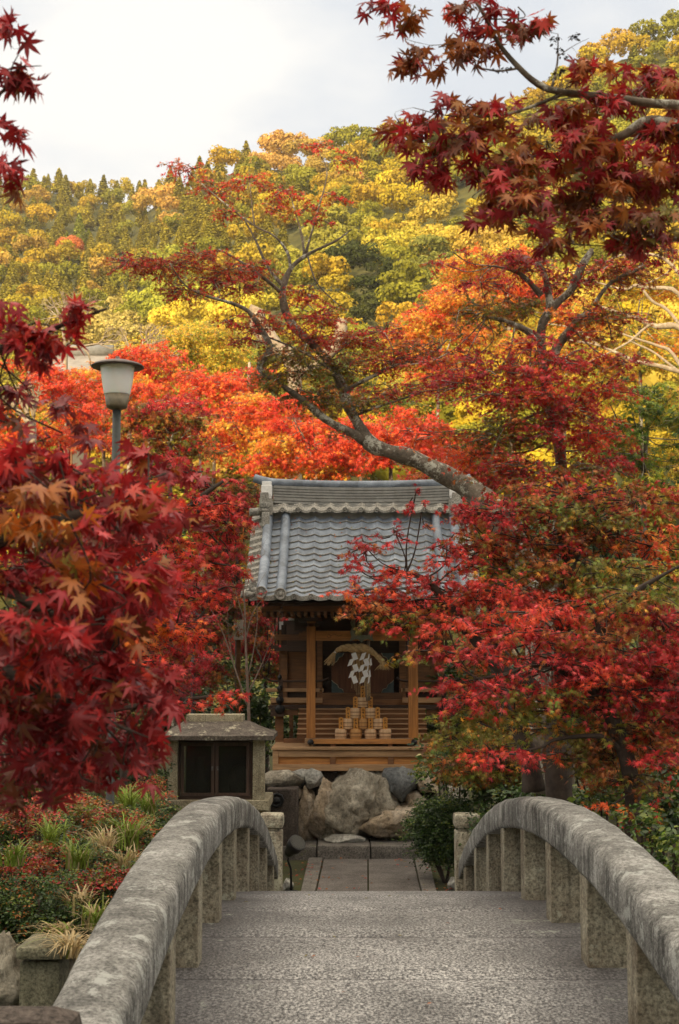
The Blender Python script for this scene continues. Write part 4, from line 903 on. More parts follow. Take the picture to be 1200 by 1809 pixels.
for p in ((592,1152.5),(662,1155)):
    tz = MB(); c = at(*p, PY); tz.tube([c+Vector((-.008,0,.008)), c+Vector((.008,0,-.008))], .026, 10); keep(tz.build('tie', M['white'], None), rp)
strd = MB()
for i in range(60):
    px = 622 + rng.random()*33; ln = rng.uniform(30, 84); strd.tube([at(px, 1150, PY+.03), at(px+rng.normal(0,1), 1150+ln*.5, PY+.035), at(px+rng.normal(0,1.5), 1150+ln, PY+.03)], [.004,.0035,.002], 4, False)
keep(strd.build('hanging_straw', STR, None), rp)
for nm, x0_, lab, sc_, yy in (('paper_streamer', 624.5, 'white zigzag paper streamer hanging from the straw rope, left one of the wide pair', 1, PY-.02), ('paper_streamer', 643.5, 'white zigzag paper streamer hanging from the straw rope, right one of the wide pair', -1, PY-.035), ('paper_streamer', 652.5, 'narrow white zigzag paper streamer at the right, seen nearly edge on', -.35, PY-.01)):
    z_ = MB(); segs = [(0,1153,4,7),(1,1163,0,0)]; x = x0_; y = 1153
    for i in range(5):
        w_ = 8.2 * abs(sc_); h_ = 12.0; sgn = (1 if sc_ > 0 else -1); xo = x + sgn * (i % 2) * -3.0 + sgn * i * (.9 if i < 4 else 0)
        sk = sgn * (4.5 if i % 2 == 0 else -4.5) * (1 if abs(sc_) > .5 else .3)
        yt_ = y + i * 10.3; quad = [(xo - w_/2, yt_ + 2), (xo + w_/2, yt_ - 1), (xo + w_/2 + sk, yt_ + h_ - 1), (xo - w_/2 + sk, yt_ + h_ + 2)]
        vs = [at(a_, b_2, yy + .008*(i % 2)) for a_, b_2 in quad]; z_.add(vs + [v_ + Vector((0,.002,0)) for v_ in vs], [(0,1,2,3),(7,6,5,4),(0,4,5,1),(1,5,6,2),(2,6,7,3),(3,7,4,0)])
    tag(z_.build(nm, M['white']), lab, 'paper streamer', 'paper streamers on the rope')
# bell rope behind
mb = MB(); pts = [at(650.5, y, PY+.12) for y in (1132,1150,1170,1190,1210,1238)]; mb.tube(pts, [.026,.028,.03,.03,.034,.03], 10); tag(mb.build('bell_rope', wood('rope_cloth', (.13,.09,.06), (.3,.23,.16), (8,8,1))), 'thick brown grey pull rope hanging behind the paper streamers', 'bell rope')

# pyramid of small wooden pails with name tags
PLY = BYY + .14
rows = [(1305.3, [602.7,628.7,654.7,680.7], 17.8, 10.8), (1287.3, [615,641.6,667.3], 18.0, 9.6), (1268.2, [628,654.7], 17.6, 9.6), (1249, [641], 17.2, 9.2)]
names = [['outermost left pail of the bottom row','orange banded one, second in the bottom row','white streaked tag, third in the bottom row','outermost right pail of the bottom row'],
         ['left pail of the second row up','middle pail of the second row up, darker orange','right pail of the second row up'], ['left of the two pails in the third row up','right of the two pails in the third row up'], ['single pail on the top of the pyramid']]
pm = [wood('pail_cedar', (.58,.35,.18), (.84,.58,.34), (10,10,1)), wood('pail_orange', (.45,.21,.06), (.66,.36,.13), (10,10,1))]
tagm = wood('tag_orange', (.55,.22,.035), (.78,.37,.075), (8,8,1))
for ri, (yb_, xs_, h_, r_px) in enumerate(rows):
    for ci, px in enumerate(xs_):
        q = at(px, yb_, PLY); k = PLY / F; r_ = r_px * k; H = h_ * k
        pail = thing('wooden_pail', 'wooden pail with orange tag, ' + names[ri][ci], 'pail', q, 'pyramid of wooden pails on the shrine sill')
        mb = MB(); mb.lathe(tuple(q), [(r_*.90,0),(r_*.93,H*.06),(r_*.99,H*.42),(r_,H*.6),(r_*.97,H*.86),(r_*.86,H*.97),(r_*.4,H*1.0),(0.001,H*1.0)], 20); keep(mb.build('body', pm[1 if (ri, ci) in ((0,1),(1,1)) else 0], None), pail)
        for hh in (.22, .58):
            mb = MB(); rr_ = r_*(.93 if hh < .4 else 1.01); mb.lathe((q.x, q.y, q.z+H*hh), [(rr_-.004,-.005),(rr_+.003,-.004),(rr_+.003,.004),(rr_-.004,.005)], 20); keep(mb.build('hoop', M['wood_mid'], None), pail)
        mb = MB(); tw = 3.9 * k; tz0, tz1 = q.z + H*.72, q.z + H*.72 + 25*k
        yy = q.y - r_*.55 if True else q.y
        mb.prism([(q.x-tw, tz0), (q.x+tw, tz0), (q.x+tw, tz1-.012), (q.x, tz1), (q.x-tw, tz1-.012)], yy-.012, yy); tg_ = keep(mb.build('tag', tagm, None), pail)
        ch = MB()          # brushed characters down the tag
        for j in range(3):
            cz_ = tz1 - .035 - j * .046
            for _ in range(4):
                a_ = rng.uniform(-.014, .014, 2); vert = rng.random() < .5; w2, h2 = (.003, .010) if vert else (.011, .0025)
                ch.box(q.x+a_[0]*.7-w2, q.x+a_[0]*.7+w2, yy-.0145, yy-.0125, cz_+a_[1]-h2, cz_+a_[1]+h2)
        c_o = keep(ch.build('writing', M['black'], None), pail); c_o.parent = tg_; c_o.matrix_parent_inverse = Matrix.Identity(4)

# ------------------------------------------------------------------ trees and plants
def apads(cx, cy, rx, ry, Y, n, prx, pry, pals, dY=.8, dn=1.0, seed=1):
    r_ = random.Random(seed); out = []
    for i in range(n):
        for _ in range(20):
            u, v = r_.uniform(-1, 1), r_.uniform(-1, 1)
            if u*u + v*v < 1: break
        out.append((cx + u*rx, cy + v*ry, prx * r_.uniform(.7, 1.3), pry * r_.uniform(.7, 1.3), Y + r_.uniform(-dY, dY), r_.choice(pals), dn))
    return out

# tall maple leaning in from the right over the shrine roof
D = [[(985,1400,14.2,.17),(962,1150,14.4,.16),(905,950,14.7,.15),(855,888,14.9,.13),(800,850,15,.105),(735,812,15,.088),(690,798,15,.084),(650,782,15.1,.078),(625,738,15.1,.062),(605,690,15.2,.060),(580,640,15.2,.05),(545,600,15.2,.046),(510,562,15.3,.045),(499,520,15.3,.036),(512,476,15.3,.028),(543,450,15.3,.020),(590,428,15.3,.012),(622,405,15.3,.006)],
 [(640,778,15.1,.06),(590,749,15,.045),(543,714,14.9,.038),(497,680,14.8,.03),(458,648,14.8,.036),(477,612,14.8,.04),(447,560,14.8,.028),(420,540,14.8,.02),(363,522,14.7,.013),(328,504,14.7,.01),(300,465,14.7,.006)],
 [(499,520,15.3,.026),(473,496,15.2,.02),(427,463,15.2,.013),(386,440,15.2,.007)],
 [(501,505,15.3,.024),(473,470,15.4,.016),(450,422,15.4,.012),(430,385,15.4,.007)],
 [(514,475,15.3,.02),(508,446,15.3,.016),(485,417,15.3,.013),(450,399,15.3,.011),(403,364,15.3,.009),(362,329,15.3,.007),(335,305,15.3,.004)],
 [(538,452,15.3,.015),(532,411,15.4,.011),(514,347,15.4,.006)],[(540,448,15.3,.016),(561,376,15.3,.011),(578,306,15.3,.008),(562,268,15.3,.004)],
 [(608,700,15.2,.04),(622,684,15.1,.028),(666,662,15,.022),(695,647,15,.018),(753,632,14.9,.012),(790,600,14.9,.007)],
 [(612,702,15.2,.028),(578,650,15.0,.016),(520,615,14.9,.012),(450,586,14.9,.008)],[(625,735,15.1,.022),(683,714,15,.012),(753,691,15,.006)],
 [(450,399,15.3,.01),(444,350,15.3,.006),(440,300,15.3,.004)],[(543,450,15.3,.012),(560,500,15.2,.008),(600,540,15.2,.005)]]
Dp = [(330,300,40,13,15.3,'D',.7),(300,292,20,8,15.3,'D',.5),(385,335,40,17,15.4,'D',.7),(400,375,28,14,15.3,'D',.6),(562,258,30,12,15.3,'D',.6),(605,283,36,9,15.3,'D',.6),(440,320,36,17,15.3,'D',.6),(500,340,36,18,15.5,'D',.7),(545,365,26,16,15.4,'D',.6),(597,350,26,11,15.3,'D',.6),(565,388,22,14,15.2,'D',.6),(490,372,30,12,15.4,'D',.5),
 (232,462,42,18,14.8,'D',.9),(290,470,58,22,14.8,'D',.9),(350,455,50,18,14.9,'D',.9),(405,478,48,20,15.1,'D',.9),(330,512,48,15,14.8,'D',.9),(452,470,40,16,15.2,'D',.7),(380,500,40,14,15,'Dk',.7),(430,510,45,16,15.1,'D',.7),
 (540,520,36,18,15.2,'D',.8),(565,558,46,22,15.1,'D',.9),(470,570,50,22,14.9,'D',.8),(405,565,30,14,14.8,'D',.7),(430,600,30,14,14.8,'Dk',.7),(560,600,50,22,15.2,'D',.9),(625,600,50,22,15.1,'D',.9),(680,588,42,18,15,'Cr',.6),
 (505,628,60,26,14.9,'Do',1),(480,670,36,24,14.8,'Do',1),(600,648,56,26,15.1,'Do',.9),(680,640,56,22,15,'D',.9),(742,620,56,22,15,'Ru',.9),(560,700,55,24,15,'Do',1),(700,690,56,18,15,'D',.8),(642,720,40,14,15,'Do',.8),(600,770,30,14,15,'Ru',.4),(780,660,50,18,15,'D',.7),(820,590,40,20,15.1,'Or',.7),(540,655,40,20,14.8,'Do',.8)]
maple('maple_tree', 'mottled maple leaning left over the shrine roof with thin rust red foliage', 'tree', (at(985,1400,14.2).x, 14.2, 0), D, Dp, .035, MID, M['leaf'], M['bark'], limb_n=10, dens=3.0, seglen=.9)

# maples on the right bank
C1 = [[(945,1400,12.6,.11),(958,1200,12.6,.09),(985,1000,12.6,.07),(992,850,12.6,.055),(968,700,12.6,.048),(954,590,12.6,.042),(975,545,12.6,.038),(1012,508,12.6,.036),(1027,469,12.6,.035),(1045,440,12.6,.02)],
 [(975,545,12.6,.04),(966,492,12.6,.03),(949,462,12.6,.02)],[(975,640,12.5,.05),(985,612,12.5,.045),(1012,581,12.5,.04),(1035,559,12.5,.03),(1063,544,12.5,.02)],[(957,520,12.6,.03),(919,484,12.5,.018),(870,470,12.5,.01)],
 [(954,600,12.4,.04),(900,570,12.3,.02),(860,560,12.3,.01)],[(1140,470,12.5,.02),(1080,500,12.5,.02),(1050,540,12.5,.02)]]
C1p = [(960,700,50,24,12.0,'Hot',.8),(985,880,60,24,12.0,'Ru'),(1020,590,40,16,12.4,'Ru',.6),(1000,560,40,16,12.4,'Or',.5),(940,660,50,20,12.0,'Pk'),(930,468,60,22,12.5,'Dk'),(905,455,50,16,12.6,'Cr'),(1052,478,60,24,12.6,'Ru'),(850,500,50,16,12.4,'Dk',.8),(790,468,30,12,12.4,'Cr',.7),(800,445,24,8,12.4,'Dk',.6),(1000,500,66,24,12.7,'Dk',.7),(862,548,60,28,12.3,'Do',.9),(920,545,50,26,12.6,'Do',.8),(1065,560,66,28,12.5,'Ru',.9),(1110,480,50,26,12.6,'Ru'),(1150,450,50,30,12.7,'Dk'),
 (942,608,36,22,12.1,'Cr'),(885,650,66,28,12.2,'Cr'),(985,640,60,26,12.1,'Cr'),(820,680,66,26,12.4,'Dk',.9),(905,700,76,32,12.2,'Cr'),(1005,720,56,38,12.1,'Cr'),(1110,640,50,18,12.2,'Dk',.8),(1060,690,50,28,12.3,'Hot'),(1040,640,40,20,12.3,'Ru',.8),(760,640,40,18,12.6,'D',.6),(840,630,50,20,12.5,'Dk',.7),(1080,600,30,16,12.5,'Ru',.5),
 (962,760,60,28,12.1,'Cr'),(880,770,66,28,12.2,'Do'),(1045,770,56,38,12.3,'Hot'),(935,830,70,26,12.2,'Cr'),(832,800,56,28,12.6,'Or'),(1080,820,50,30,12.4,'Cr'),(1000,830,60,22,12.2,'Do'),(905,740,50,20,12.2,'Do',.8),(790,770,60,24,12.7,'Or',.8),(740,760,40,20,12.8,'Lr',.6),(930,868,80,22,12.2,'Ol'),(870,830,50,26,12.3,'Ru')]
maple('maple_tree', 'tall maple right of the shrine, its crimson crown rising to grey forked limbs', 'tree', (at(945,1400,12.6).x, 12.6, .25), C1, C1p, .041, MID, M['leaf'], M['bark'], dens=2.8)
C2 = [[(992,1420,11,.12),(985,1330,11,.11),(992,1230,11,.09),(994,1127,11,.075),(999,1075,11,.065),(1005,1000,11,.055),(994,962,11,.04),(985,900,11,.02)],
 [(1006,1003,11,.04),(1027,966,11,.034),(1072,932,11,.025),(1093,918,11,.015)],[(985,1260,11,.06),(930,1200,10.9,.05),(880,1180,10.8,.045),(829,1120,10.7,.05),(787,1064,10.7,.04),(757,1030,10.7,.025),(715,1010,10.7,.01)],
 [(795,1075,10.7,.03),(768,1078,10.7,.025),(730,1070,10.7,.012)],[(940,1400,11.2,.09),(925,1300,11.2,.07),(890,1230,11.2,.05),(870,1100,11.2,.04),(872,1030,11.2,.03),(880,960,11.2,.02)]]
C2p = [(975,900,60,30,10.8,'Ol'),(1060,915,60,24,10.8,'Ol'),(960,1010,60,24,10.7,'Ru'),(1010,1080,60,26,10.7,'Ru'),(880,1060,60,22,10.6,'Pk',.8),(1005,875,90,38,11,'Ru'),(1125,885,76,36,11,'Ru'),(885,900,66,34,10.9,'Dk'),(860,960,60,36,10.9,'Ru'),(940,960,80,38,10.9,'Ru'),(1050,950,80,38,11.1,'Ru'),(1155,965,60,40,11,'Or',.7),(1090,1010,90,36,10.6,'Ol',1.2),(1160,1040,50,30,11,'Ol'),(820,905,40,22,10.8,'Dk'),(1010,1020,60,30,11,'Ol'),(900,1010,70,26,10.9,'Ol'),
 (762,1030,60,18,10.6,'Cr'),(700,1010,50,20,10.6,'Hot',.8),(645,965,30,34,10.5,'Dk',.45),(640,1010,30,22,10.5,'Cr',.5),(672,1040,46,20,10.5,'Dk',.7),(745,905,30,26,10.5,'Dk',.22),(735,870,16,26,10.5,'Dk',.18),(700,945,40,30,10.5,'Dk',.2),(725,1058,66,22,10.6,'Hot',.9),(625,1048,50,11,10.4,'Or',.8),(690,1088,66,16,10.5,'Ol'),(655,1066,46,12,10.4,'Ru'),(765,1095,50,20,10.6,'Ru'),(850,1040,80,22,10.7,'Hot'),(950,1060,80,28,10.8,'Hot'),(820,990,50,26,10.8,'Hot',.8),(835,1100,60,24,10.7,'Ru'),(720,1165,36,14,10.5,'Ol',.7),(710,1105,50,12,10.4,'Hot',.6),(790,960,30,30,10.8,'Cr',.5)]
maple('maple_tree', 'broad rust and olive maple on the right bank, one low branch crossing the roof', 'tree', (at(992,1420,11).x, 11, .25), C2, C2p, .041, MID, M['leaf'], M['bark_dark'], dens=2.9)
C3 = [[(1130,1560,9.6,.075),(1120,1400,9.6,.06),(1075,1240,9.6,.05),(1064,1150,9.6,.045),(1061,1112,9.6,.04),(1080,1090,9.6,.036),(1110,1056,9.6,.026),(1147,1030,9.6,.016),(1200,1000,9.6,.008)],
 [(1066,1140,9.6,.03),(1055,1095,9.6,.02),(1040,1060,9.6,.012)],[(1100,1330,9.6,.022),(1060,1300,9.5,.018),(985,1305,9.5,.012),(955,1320,9.4,.008),(900,1330,9.4,.005)],[(1075,1240,9.6,.03),(960,1170,9.5,.02),(900,1190,9.5,.012),(840,1200,9.5,.008)]]
C3p = [(1040,1130,70,24,9.4,'Ru'),(1060,1190,70,28,9.4,'Hot',.8),(1000,1255,70,20,9.6,'Ol'),(1130,1050,70,22,9.5,'Ol'),(1170,1150,50,30,9.5,'Cr'),(900,1110,70,24,9.6,'Hot'),(955,1080,70,24,9.6,'Hot'),(960,1130,80,28,9.6,'Pk'),(1080,1085,70,34,9.7,'Ru'),(1165,1090,60,40,9.7,'Dk'),(1000,1172,100,30,9.5,'Pk'),(1125,1160,80,38,9.6,'Cr'),(835,1150,60,16,9.5,'Pk'),(790,1105,40,18,9.5,'Hot',.8),(775,1150,40,20,9.5,'Dk',.8),(862,1212,66,20,9.4,'Cr'),(790,1205,40,20,9.5,'Cr',.7),(940,1230,80,18,9.5,'Ol'),(1100,1225,90,32,9.6,'Cr'),(1010,1235,70,16,9.5,'Ru'),(1180,1200,50,40,9.6,'Dk'),(820,1235,46,18,9.4,'Pk'),
 (830,1270,60,18,9.5,'Ol'),(800,1300,36,22,9.5,'Ol'),(910,1262,60,16,9.6,'Ol'),(880,1330,60,10,9.2,'Pk',1.1),(950,1335,36,6,9.2,'Pk'),(840,1338,30,9,9.2,'Hot'),(990,1285,80,26,9.9,'Ol'),(1040,1340,70,26,9.8,'Br'),(1075,1290,70,30,9.7,'Br'),(1150,1290,60,40,9.6,'Ru'),(1165,1335,40,20,9.4,'Cr'),(1120,1380,70,22,9.6,'Br'),(1140,1438,40,12,9.3,'Ru'),(1080,1420,30,12,9.3,'Or',.5),(1190,1250,40,40,9.5,'Dk')]
maple('maple_tree', 'low spreading maple at the right rail with pink red upper and olive lower leaves', 'tree', (at(1130,1560,9.6).x, 9.6, .25), C3, C3p, .041, MID, M['leaf'], M['bark_dark'], dens=2.9)

# foreground maple on the left, leaves close to the camera
A_l = [[(-420,1500,3.4,.06),(-330,1250,3.3,.055),(-200,1080,3.3,.045),(-60,980,3.3,.03),(60,930,3.3,.018),(180,900,3.4,.008)],
 [(-300,1180,3.3,.04),(-250,800,3.4,.03),(-120,680,3.4,.02),(0,620,3.4,.010),(110,575,3.4,.006),(190,545,3.4,.003)],[(-250,800,3.4,.025),(-180,400,3.4,.018),(-60,240,3.4,.008),(5,160,3.4,.003),(25,110,3.4,.0015),(58,55,3.4,.0007)],
 [(-200,1080,3.3,.03),(0,1180,3.2,.015),(140,1250,3.2,.008),(230,1290,3.2,.004)],[(-60,980,3.3,.02),(80,1080,3.2,.01),(220,1100,3.3,.005)],[(-60,240,3.4,.008),(0,290,3.4,.004),(25,285,3.4,.002)]]
A_p = [(8,128,20,16,3.4,'A',.3),(34,118,14,10,3.4,'A',.3),(0,45,8,12,3.4,'A',.15),(18,290,20,8,3.4,'A',.3),(4,222,8,8,3.4,'A',.3),
 (172,548,30,20,3.4,'A',.8),(120,585,46,20,3.4,'A',.9),(62,570,40,18,3.4,'A',.7),(20,590,40,26,3.4,'A',1),(60,622,50,16,3.4,'A',.8),(-10,540,30,30,3.4,'A',.8),(10,690,30,18,3.5,'A3',.5),(20,750,60,22,3.5,'A3',.6),(110,765,50,18,3.6,'A3',.7),(70,720,40,18,3.6,'A3',.4),
 (20,810,70,40,3.2,'A'),(105,815,70,30,3.3,'A'),(165,845,50,26,3.4,'A'),(262,850,34,22,3.5,'A',.8),(300,880,22,24,3.6,'A',.6),(40,895,80,34,3.0,'A2'),(125,925,56,36,3.0,'A2'),(205,905,50,36,3.3,'A'),(262,925,34,36,3.4,'A',.9),(70,985,80,26,3.0,'A2',.6),(60,1030,80,38,3.1,'A'),(155,1020,70,38,3.2,'A'),(228,1010,50,40,3.3,'A',.9),(270,1030,24,26,3.5,'A',.6),
 (40,1110,80,38,3.0,'A'),(140,1105,70,38,3.1,'A'),(215,1100,46,38,3.3,'A',.9),(20,1000,60,36,3.3,'A3'),(40,1190,80,38,3.1,'A'),(130,1190,70,38,3.2,'A'),(205,1185,44,36,3.3,'A'),(250,1240,30,30,3.3,'A',.9),(-20,900,60,60,3.3,'A3'),(-10,1250,70,60,3.2,'A3'),
 (60,1260,80,34,3.2,'A3'),(160,1265,70,34,3.2,'A3'),(235,1290,36,28,3.3,'A',.9),(60,1330,66,24,3.3,'A3',.7),(165,1335,60,22,3.3,'A3',.8),(225,1345,30,20,3.4,'A3',.7),(20,1385,40,18,3.4,'A3',.5),(120,1370,60,18,3.4,'A3',.7),(50,1320,80,40,3.6,'A3'),(190,1310,60,30,3.6,'A3'),(240,1340,26,20,3.6,'A3',.7),(262,800,36,24,3.6,'A',.8),(300,835,24,22,3.7,'A',.7),(285,935,26,30,3.6,'A',.8),(265,1180,24,40,3.5,'A',.8),(268,1290,20,26,3.5,'A',.8),(180,1385,46,16,3.5,'A3',.7),(90,1395,50,14,3.5,'A3',.6),(40,700,50,24,3.6,'A',.6),(20,1350,60,30,3.7,'A3'),(150,1100,90,60,3.7,'A3'),(60,1180,90,60,3.7,'A3'),(230,930,50,50,3.7,'A3'),(110,860,80,40,3.7,'A3'),(20,1080,60,36,3.5,'A3'),(100,1150,80,36,3.5,'A3'),(180,1060,60,36,3.5,'A3'),(110,970,70,30,3.4,'Dk'),(30,860,60,30,3.4,'A3')]
maple('maple_tree', 'nearest maple at the left edge, large dark crimson star leaves close up', 'tree', (at(-420,1500,3.4).x, 3.4, .25), A_l, A_p, .047, BIG, M['leaf_big'], M['bark_dark'], dens=3.8, tilt=.95, droop=.5, twr=.0016, jit=.3)
# second maple behind it
B_l = [[(-190,1620,8.6,.09),(-120,1380,8.6,.08),(60,1190,8.6,.07),(200,1060,8.6,.05),(270,960,8.6,.035),(340,890,8.6,.02),(395,850,8.6,.01)],[(60,1190,8.6,.05),(250,1120,8.5,.03),(310,1110,8.5,.015)],[(-60,1300,8.6,.04),(150,1260,8.5,.02),(330,1235,8.5,.012),(405,1228,8.5,.006)],[(180,1100,8.6,.04),(180,960,8.6,.03),(190,880,8.6,.015)]]
B_p = [(262,880,50,34,8.6,'Cr'),(335,835,44,34,8.7,'Cr',.9),(388,868,44,34,8.7,'Cr'),(400,925,40,40,8.6,'Cr'),(340,900,50,36,8.5,'Hot'),(300,955,56,36,8.5,'Hot'),(352,990,56,32,8.5,'Pk'),(405,985,30,30,8.6,'Dk',.8),(272,1010,46,26,8.4,'Hot'),(325,1050,50,22,8.4,'Hot'),(245,1075,46,28,8.5,'Hot'),(300,1105,56,26,8.4,'Or'),(240,1130,40,28,8.4,'Or'),(335,1125,36,22,8.5,'Hot'),(275,1175,46,24,8.4,'Pk'),(320,1180,30,18,8.5,'Dk'),(300,1215,34,14,8.5,'Dk',.8),(330,1242,36,10,8.4,'Pk',.9),(398,1230,34,13,8.3,'Hot',1.1),(370,1050,36,24,8.7,'Dk',.8),(200,960,50,40,8.7,'Dk'),(210,1200,50,40,8.6,'Dk'),(270,830,40,22,8.7,'Dk',.7),(120,1000,90,120,8.8,'A3',.6),(120,1250,90,90,8.7,'A3',.8),(60,1340,90,50,8.7,'A3',.8),(190,1330,70,40,8.8,'A3',.6)]
maple('maple_tree', 'bright crimson maple between the lamp pole and the shrine roof, smaller leaves', 'tree', (at(-190,1620,8.6).x, 8.6, .35), B_l, B_p, .041, MID, M['leaf'], M['bark_dark'], dens=3.0)
# foreground maple on the upper right
U_l = [[(1620,1500,4.6,.09),(1560,900,4.5,.08),(1440,420,4.4,.06),(1300,300,4.3,.035),(1165,216,4.3,.016),(1100,240,4.3,.013),(1040,258,4.3,.011),(990,272,4.3,.009),(925,273,4.3,.004)],
 [(1440,420,4.4,.03),(1290,220,4.3,.018),(1130,180,4.3,.012),(1000,163,4.2,.010),(955,150,4.2,.0095),(918,120,4.2,.009),(880,75,4.2,.0075),(855,25,4.2,.006),(820,-30,4.2,.004)],
 [(918,120,4.2,.004),(880,125,4.2,.003),(840,118,4.2,.002)],[(1100,240,4.3,.006),(1040,290,4.3,.005),(985,310,4.3,.004),(940,345,4.3,.002)],[(870,60,4.2,.003),(820,75,4.2,.002),(760,80,4.2,.001)],[(975,155,4.2,.005),(985,110,4.2,.003),(986,60,4.2,.0015)],[(985,100,4.2,.002),(1015,80,4.2,.001),(1040,68,4.2,.0006)],
 [(1440,420,4.4,.03),(1300,430,4.3,.015),(1180,420,4.3,.008),(1080,400,4.3,.004)],[(1000,163,4.2,.006),(900,200,4.2,.004),(800,205,4.2,.002),(730,190,4.2,.001)]]
U_p = [(685,8,24,9,4.2,'UR',.6),(735,20,36,18,4.2,'UR',.7),(790,25,40,20,4.2,'UR',.8),(850,15,36,14,4.2,'UR',.6),(915,12,34,12,4.2,'UR',.7),(765,85,28,24,4.2,'UR',.6),(738,120,14,12,4.2,'UR',.5),(800,100,24,10,4.2,'UR',.5),(850,80,30,16,4.2,'UR',.5),(890,60,22,16,4.2,'UR',.4),(940,42,16,14,4.2,'UR',.4),
 (705,215,26,12,4.2,'UR',.6),(760,195,40,16,4.2,'UR',.8),(830,195,44,18,4.25,'UR'),(760,240,50,24,4.2,'UR'),(830,240,56,26,4.2,'UR2'),(900,215,60,24,4.2,'UR'),(965,205,46,22,4.3,'UR'),(755,290,40,18,4.2,'UR',.8),(815,295,50,24,4.2,'UR2'),(1030,115,22,12,4.2,'UR',.4),(1035,135,26,10,4.2,'UR',.5),(1055,190,50,26,4.3,'UR'),(1130,155,56,28,4.4,'UR'),(1185,130,30,34,4.4,'UR'),(1010,200,40,20,4.3,'UR'),
 (890,285,60,32,4.2,'UR2'),(970,260,56,32,4.2,'UR'),(1050,260,66,34,4.3,'UR'),(1140,240,60,36,4.4,'UR'),(1190,220,30,40,4.4,'UR'),(850,335,40,18,4.1,'UR'),(925,345,60,26,4.1,'UR3'),(1000,330,66,34,4.2,'UR3'),(1090,320,76,36,4.3,'UR2'),(1170,320,50,44,4.4,'UR'),(885,390,32,16,4.1,'UR2',.8),(955,400,36,14,4.1,'UR2',.6),(1075,385,60,26,4.2,'UR2'),(1150,395,56,34,4.2,'UR3'),(1190,420,26,24,4.2,'UR3'),(1110,430,36,14,4.2,'UR2',.5),(1020,395,30,20,4.2,'UR3',.6),(1000,430,26,8,4.2,'UR2',.4)]
ut = maple('maple_tree', 'maple reaching in from the upper right corner, dusky red star leaves close up', 'tree', (at(1620,1500,4.6).x, 4.6, .25), U_l, U_p, .046, BIG, M['leaf_big'], M['bark'], dens=4.3, tilt=.9, droop=.7, twr=.0016, jit=.22)
C['seed'] = (.035,.025,.02); PAL['Seed'] = [('seed', 1)]
for sc_ in [(985,62,12,15,4.2,'Seed'),(1012,58,8,6,4.2,'Seed',.8),(986,92,11,13,4.2,'Seed'),(966,50,7,7,4.2,'Seed',.8),(988,128,8,11,4.2,'Seed',.7),(900,118,14,10,4.2,'Seed',.7)]: crown('seed_cluster', [sc_], .015, OVL, M['leaf'], ut, dens=1.3, twigs=False, tilt=1.5)

# maples and broadleaf trees standing in the sun behind the shrine
GY = lambda px, py, Y: (at(px, py, Y).x, Y, 0)
def midtree(label, cx, cy, rx, ry, Y, pals, n=26, prx=34, pry=15, ls=.075, dn=1.0, tpl=SML, bark='bark', seed=1, lean=0, name='maple_tree', grp='sunlit trees behind the shrine', tw=True):
    k = Y / F; gpy = proj(0, Y, 0)[1]; top = cy - ry * .3
    r0 = max(.06, .0016 * rx * k * 60 * .5)
    limbs = [[(cx+lean, gpy, Y, r0),(cx+lean*.6, (gpy+cy)/2+ry*.5, Y, r0*.8),(cx, cy+ry*.5, Y, r0*.6),(cx-lean*.2, cy, Y, r0*.4),(cx, top, Y, r0*.15)]]
    rs = random.Random(seed)
    for i in range(4):
        a = rs.uniform(-1, 1); limbs.append([(cx, cy+ry*rs.uniform(.3,.9), Y, r0*.4),(cx+a*rx*.4, cy+ry*.1, Y+rs.uniform(-.6,.6), r0*.25),(cx+a*rx*.8, cy-ry*rs.uniform(.1,.6), Y+rs.uniform(-1,1), r0*.08)])
    return maple(name, label, 'tree', GY(cx+lean, cy, Y), limbs, apads(cx, cy, rx, ry, Y, n, prx, pry, pals, dY=rx*k*.6, dn=dn, seed=seed), ls, tpl, M['leaf'], M[bark], group=grp, limb_n=6, dens=2.6, droop=.3, twigs=tw)
mt = [
 ('orange red maple filling the left edge behind the lamp',50,735,110,95,26,['Lo','Lo','Lr'],34),
 ('orange maple directly behind the lamp head',185,715,95,70,30,['Lo','Ly'],28),
 ('dusky red and olive maple right of the lamp pole',300,765,66,70,22,['Br','Dk','Do'],26),
 ('scarlet maple with open crown left of the shrine ridge',380,715,95,75,31,['Lo','Lr','Lo'],34),
 ('orange and gold maple just above the left end of the ridge',460,765,85,75,29,['Ly','Lo'],30),
 ('scarlet orange maple above the middle of the ridge',560,770,100,70,27,['Lr','Lo','Ly'],34),
 ('bright red maple behind the right half of the ridge',690,790,110,60,26,['Lr','Lr','Lo'],34),
 ('tall orange maple right of the leaning trunk',775,600,70,90,37,['Lo','Ly'],30),
 ('golden orange tree high behind the right maples',900,520,120,80,40,['Ly','Lg','Lo'],40),
 ('amber tree behind the crimson crown',1000,640,110,80,38,['Ly','Lg'],34),
 ('yellow leaved tree with white limbs at the right edge',1130,560,110,100,36,['Lg','Lg','Ly'],40),
 ('yellow green bushy tree at the right edge, lower down',1140,770,100,100,19,['Gl','Lg','Gl'],40),
 ('bright yellow tree at the foot of the hillside',350,620,90,46,45,['Lg'],30),
 ('red maple seen between lamp and yellow tree',265,665,75,50,34,['Lr','Lo'],20),
 ('rust red maple behind the shrine roof on the right',840,850,90,70,22,['Ru','Lr','Hot'],34),
 ('pale olive tree above the shrine ridge',640,690,100,60,40,['Do','Lg','Gl'],26),
]
for i, a_ in enumerate(mt):
    midtree(*a_[:7], n=a_[7], seed=i+3, name='maple_tree' if 'maple' in a_[0] else 'broadleaf_tree', lean=(-1)**i*12)
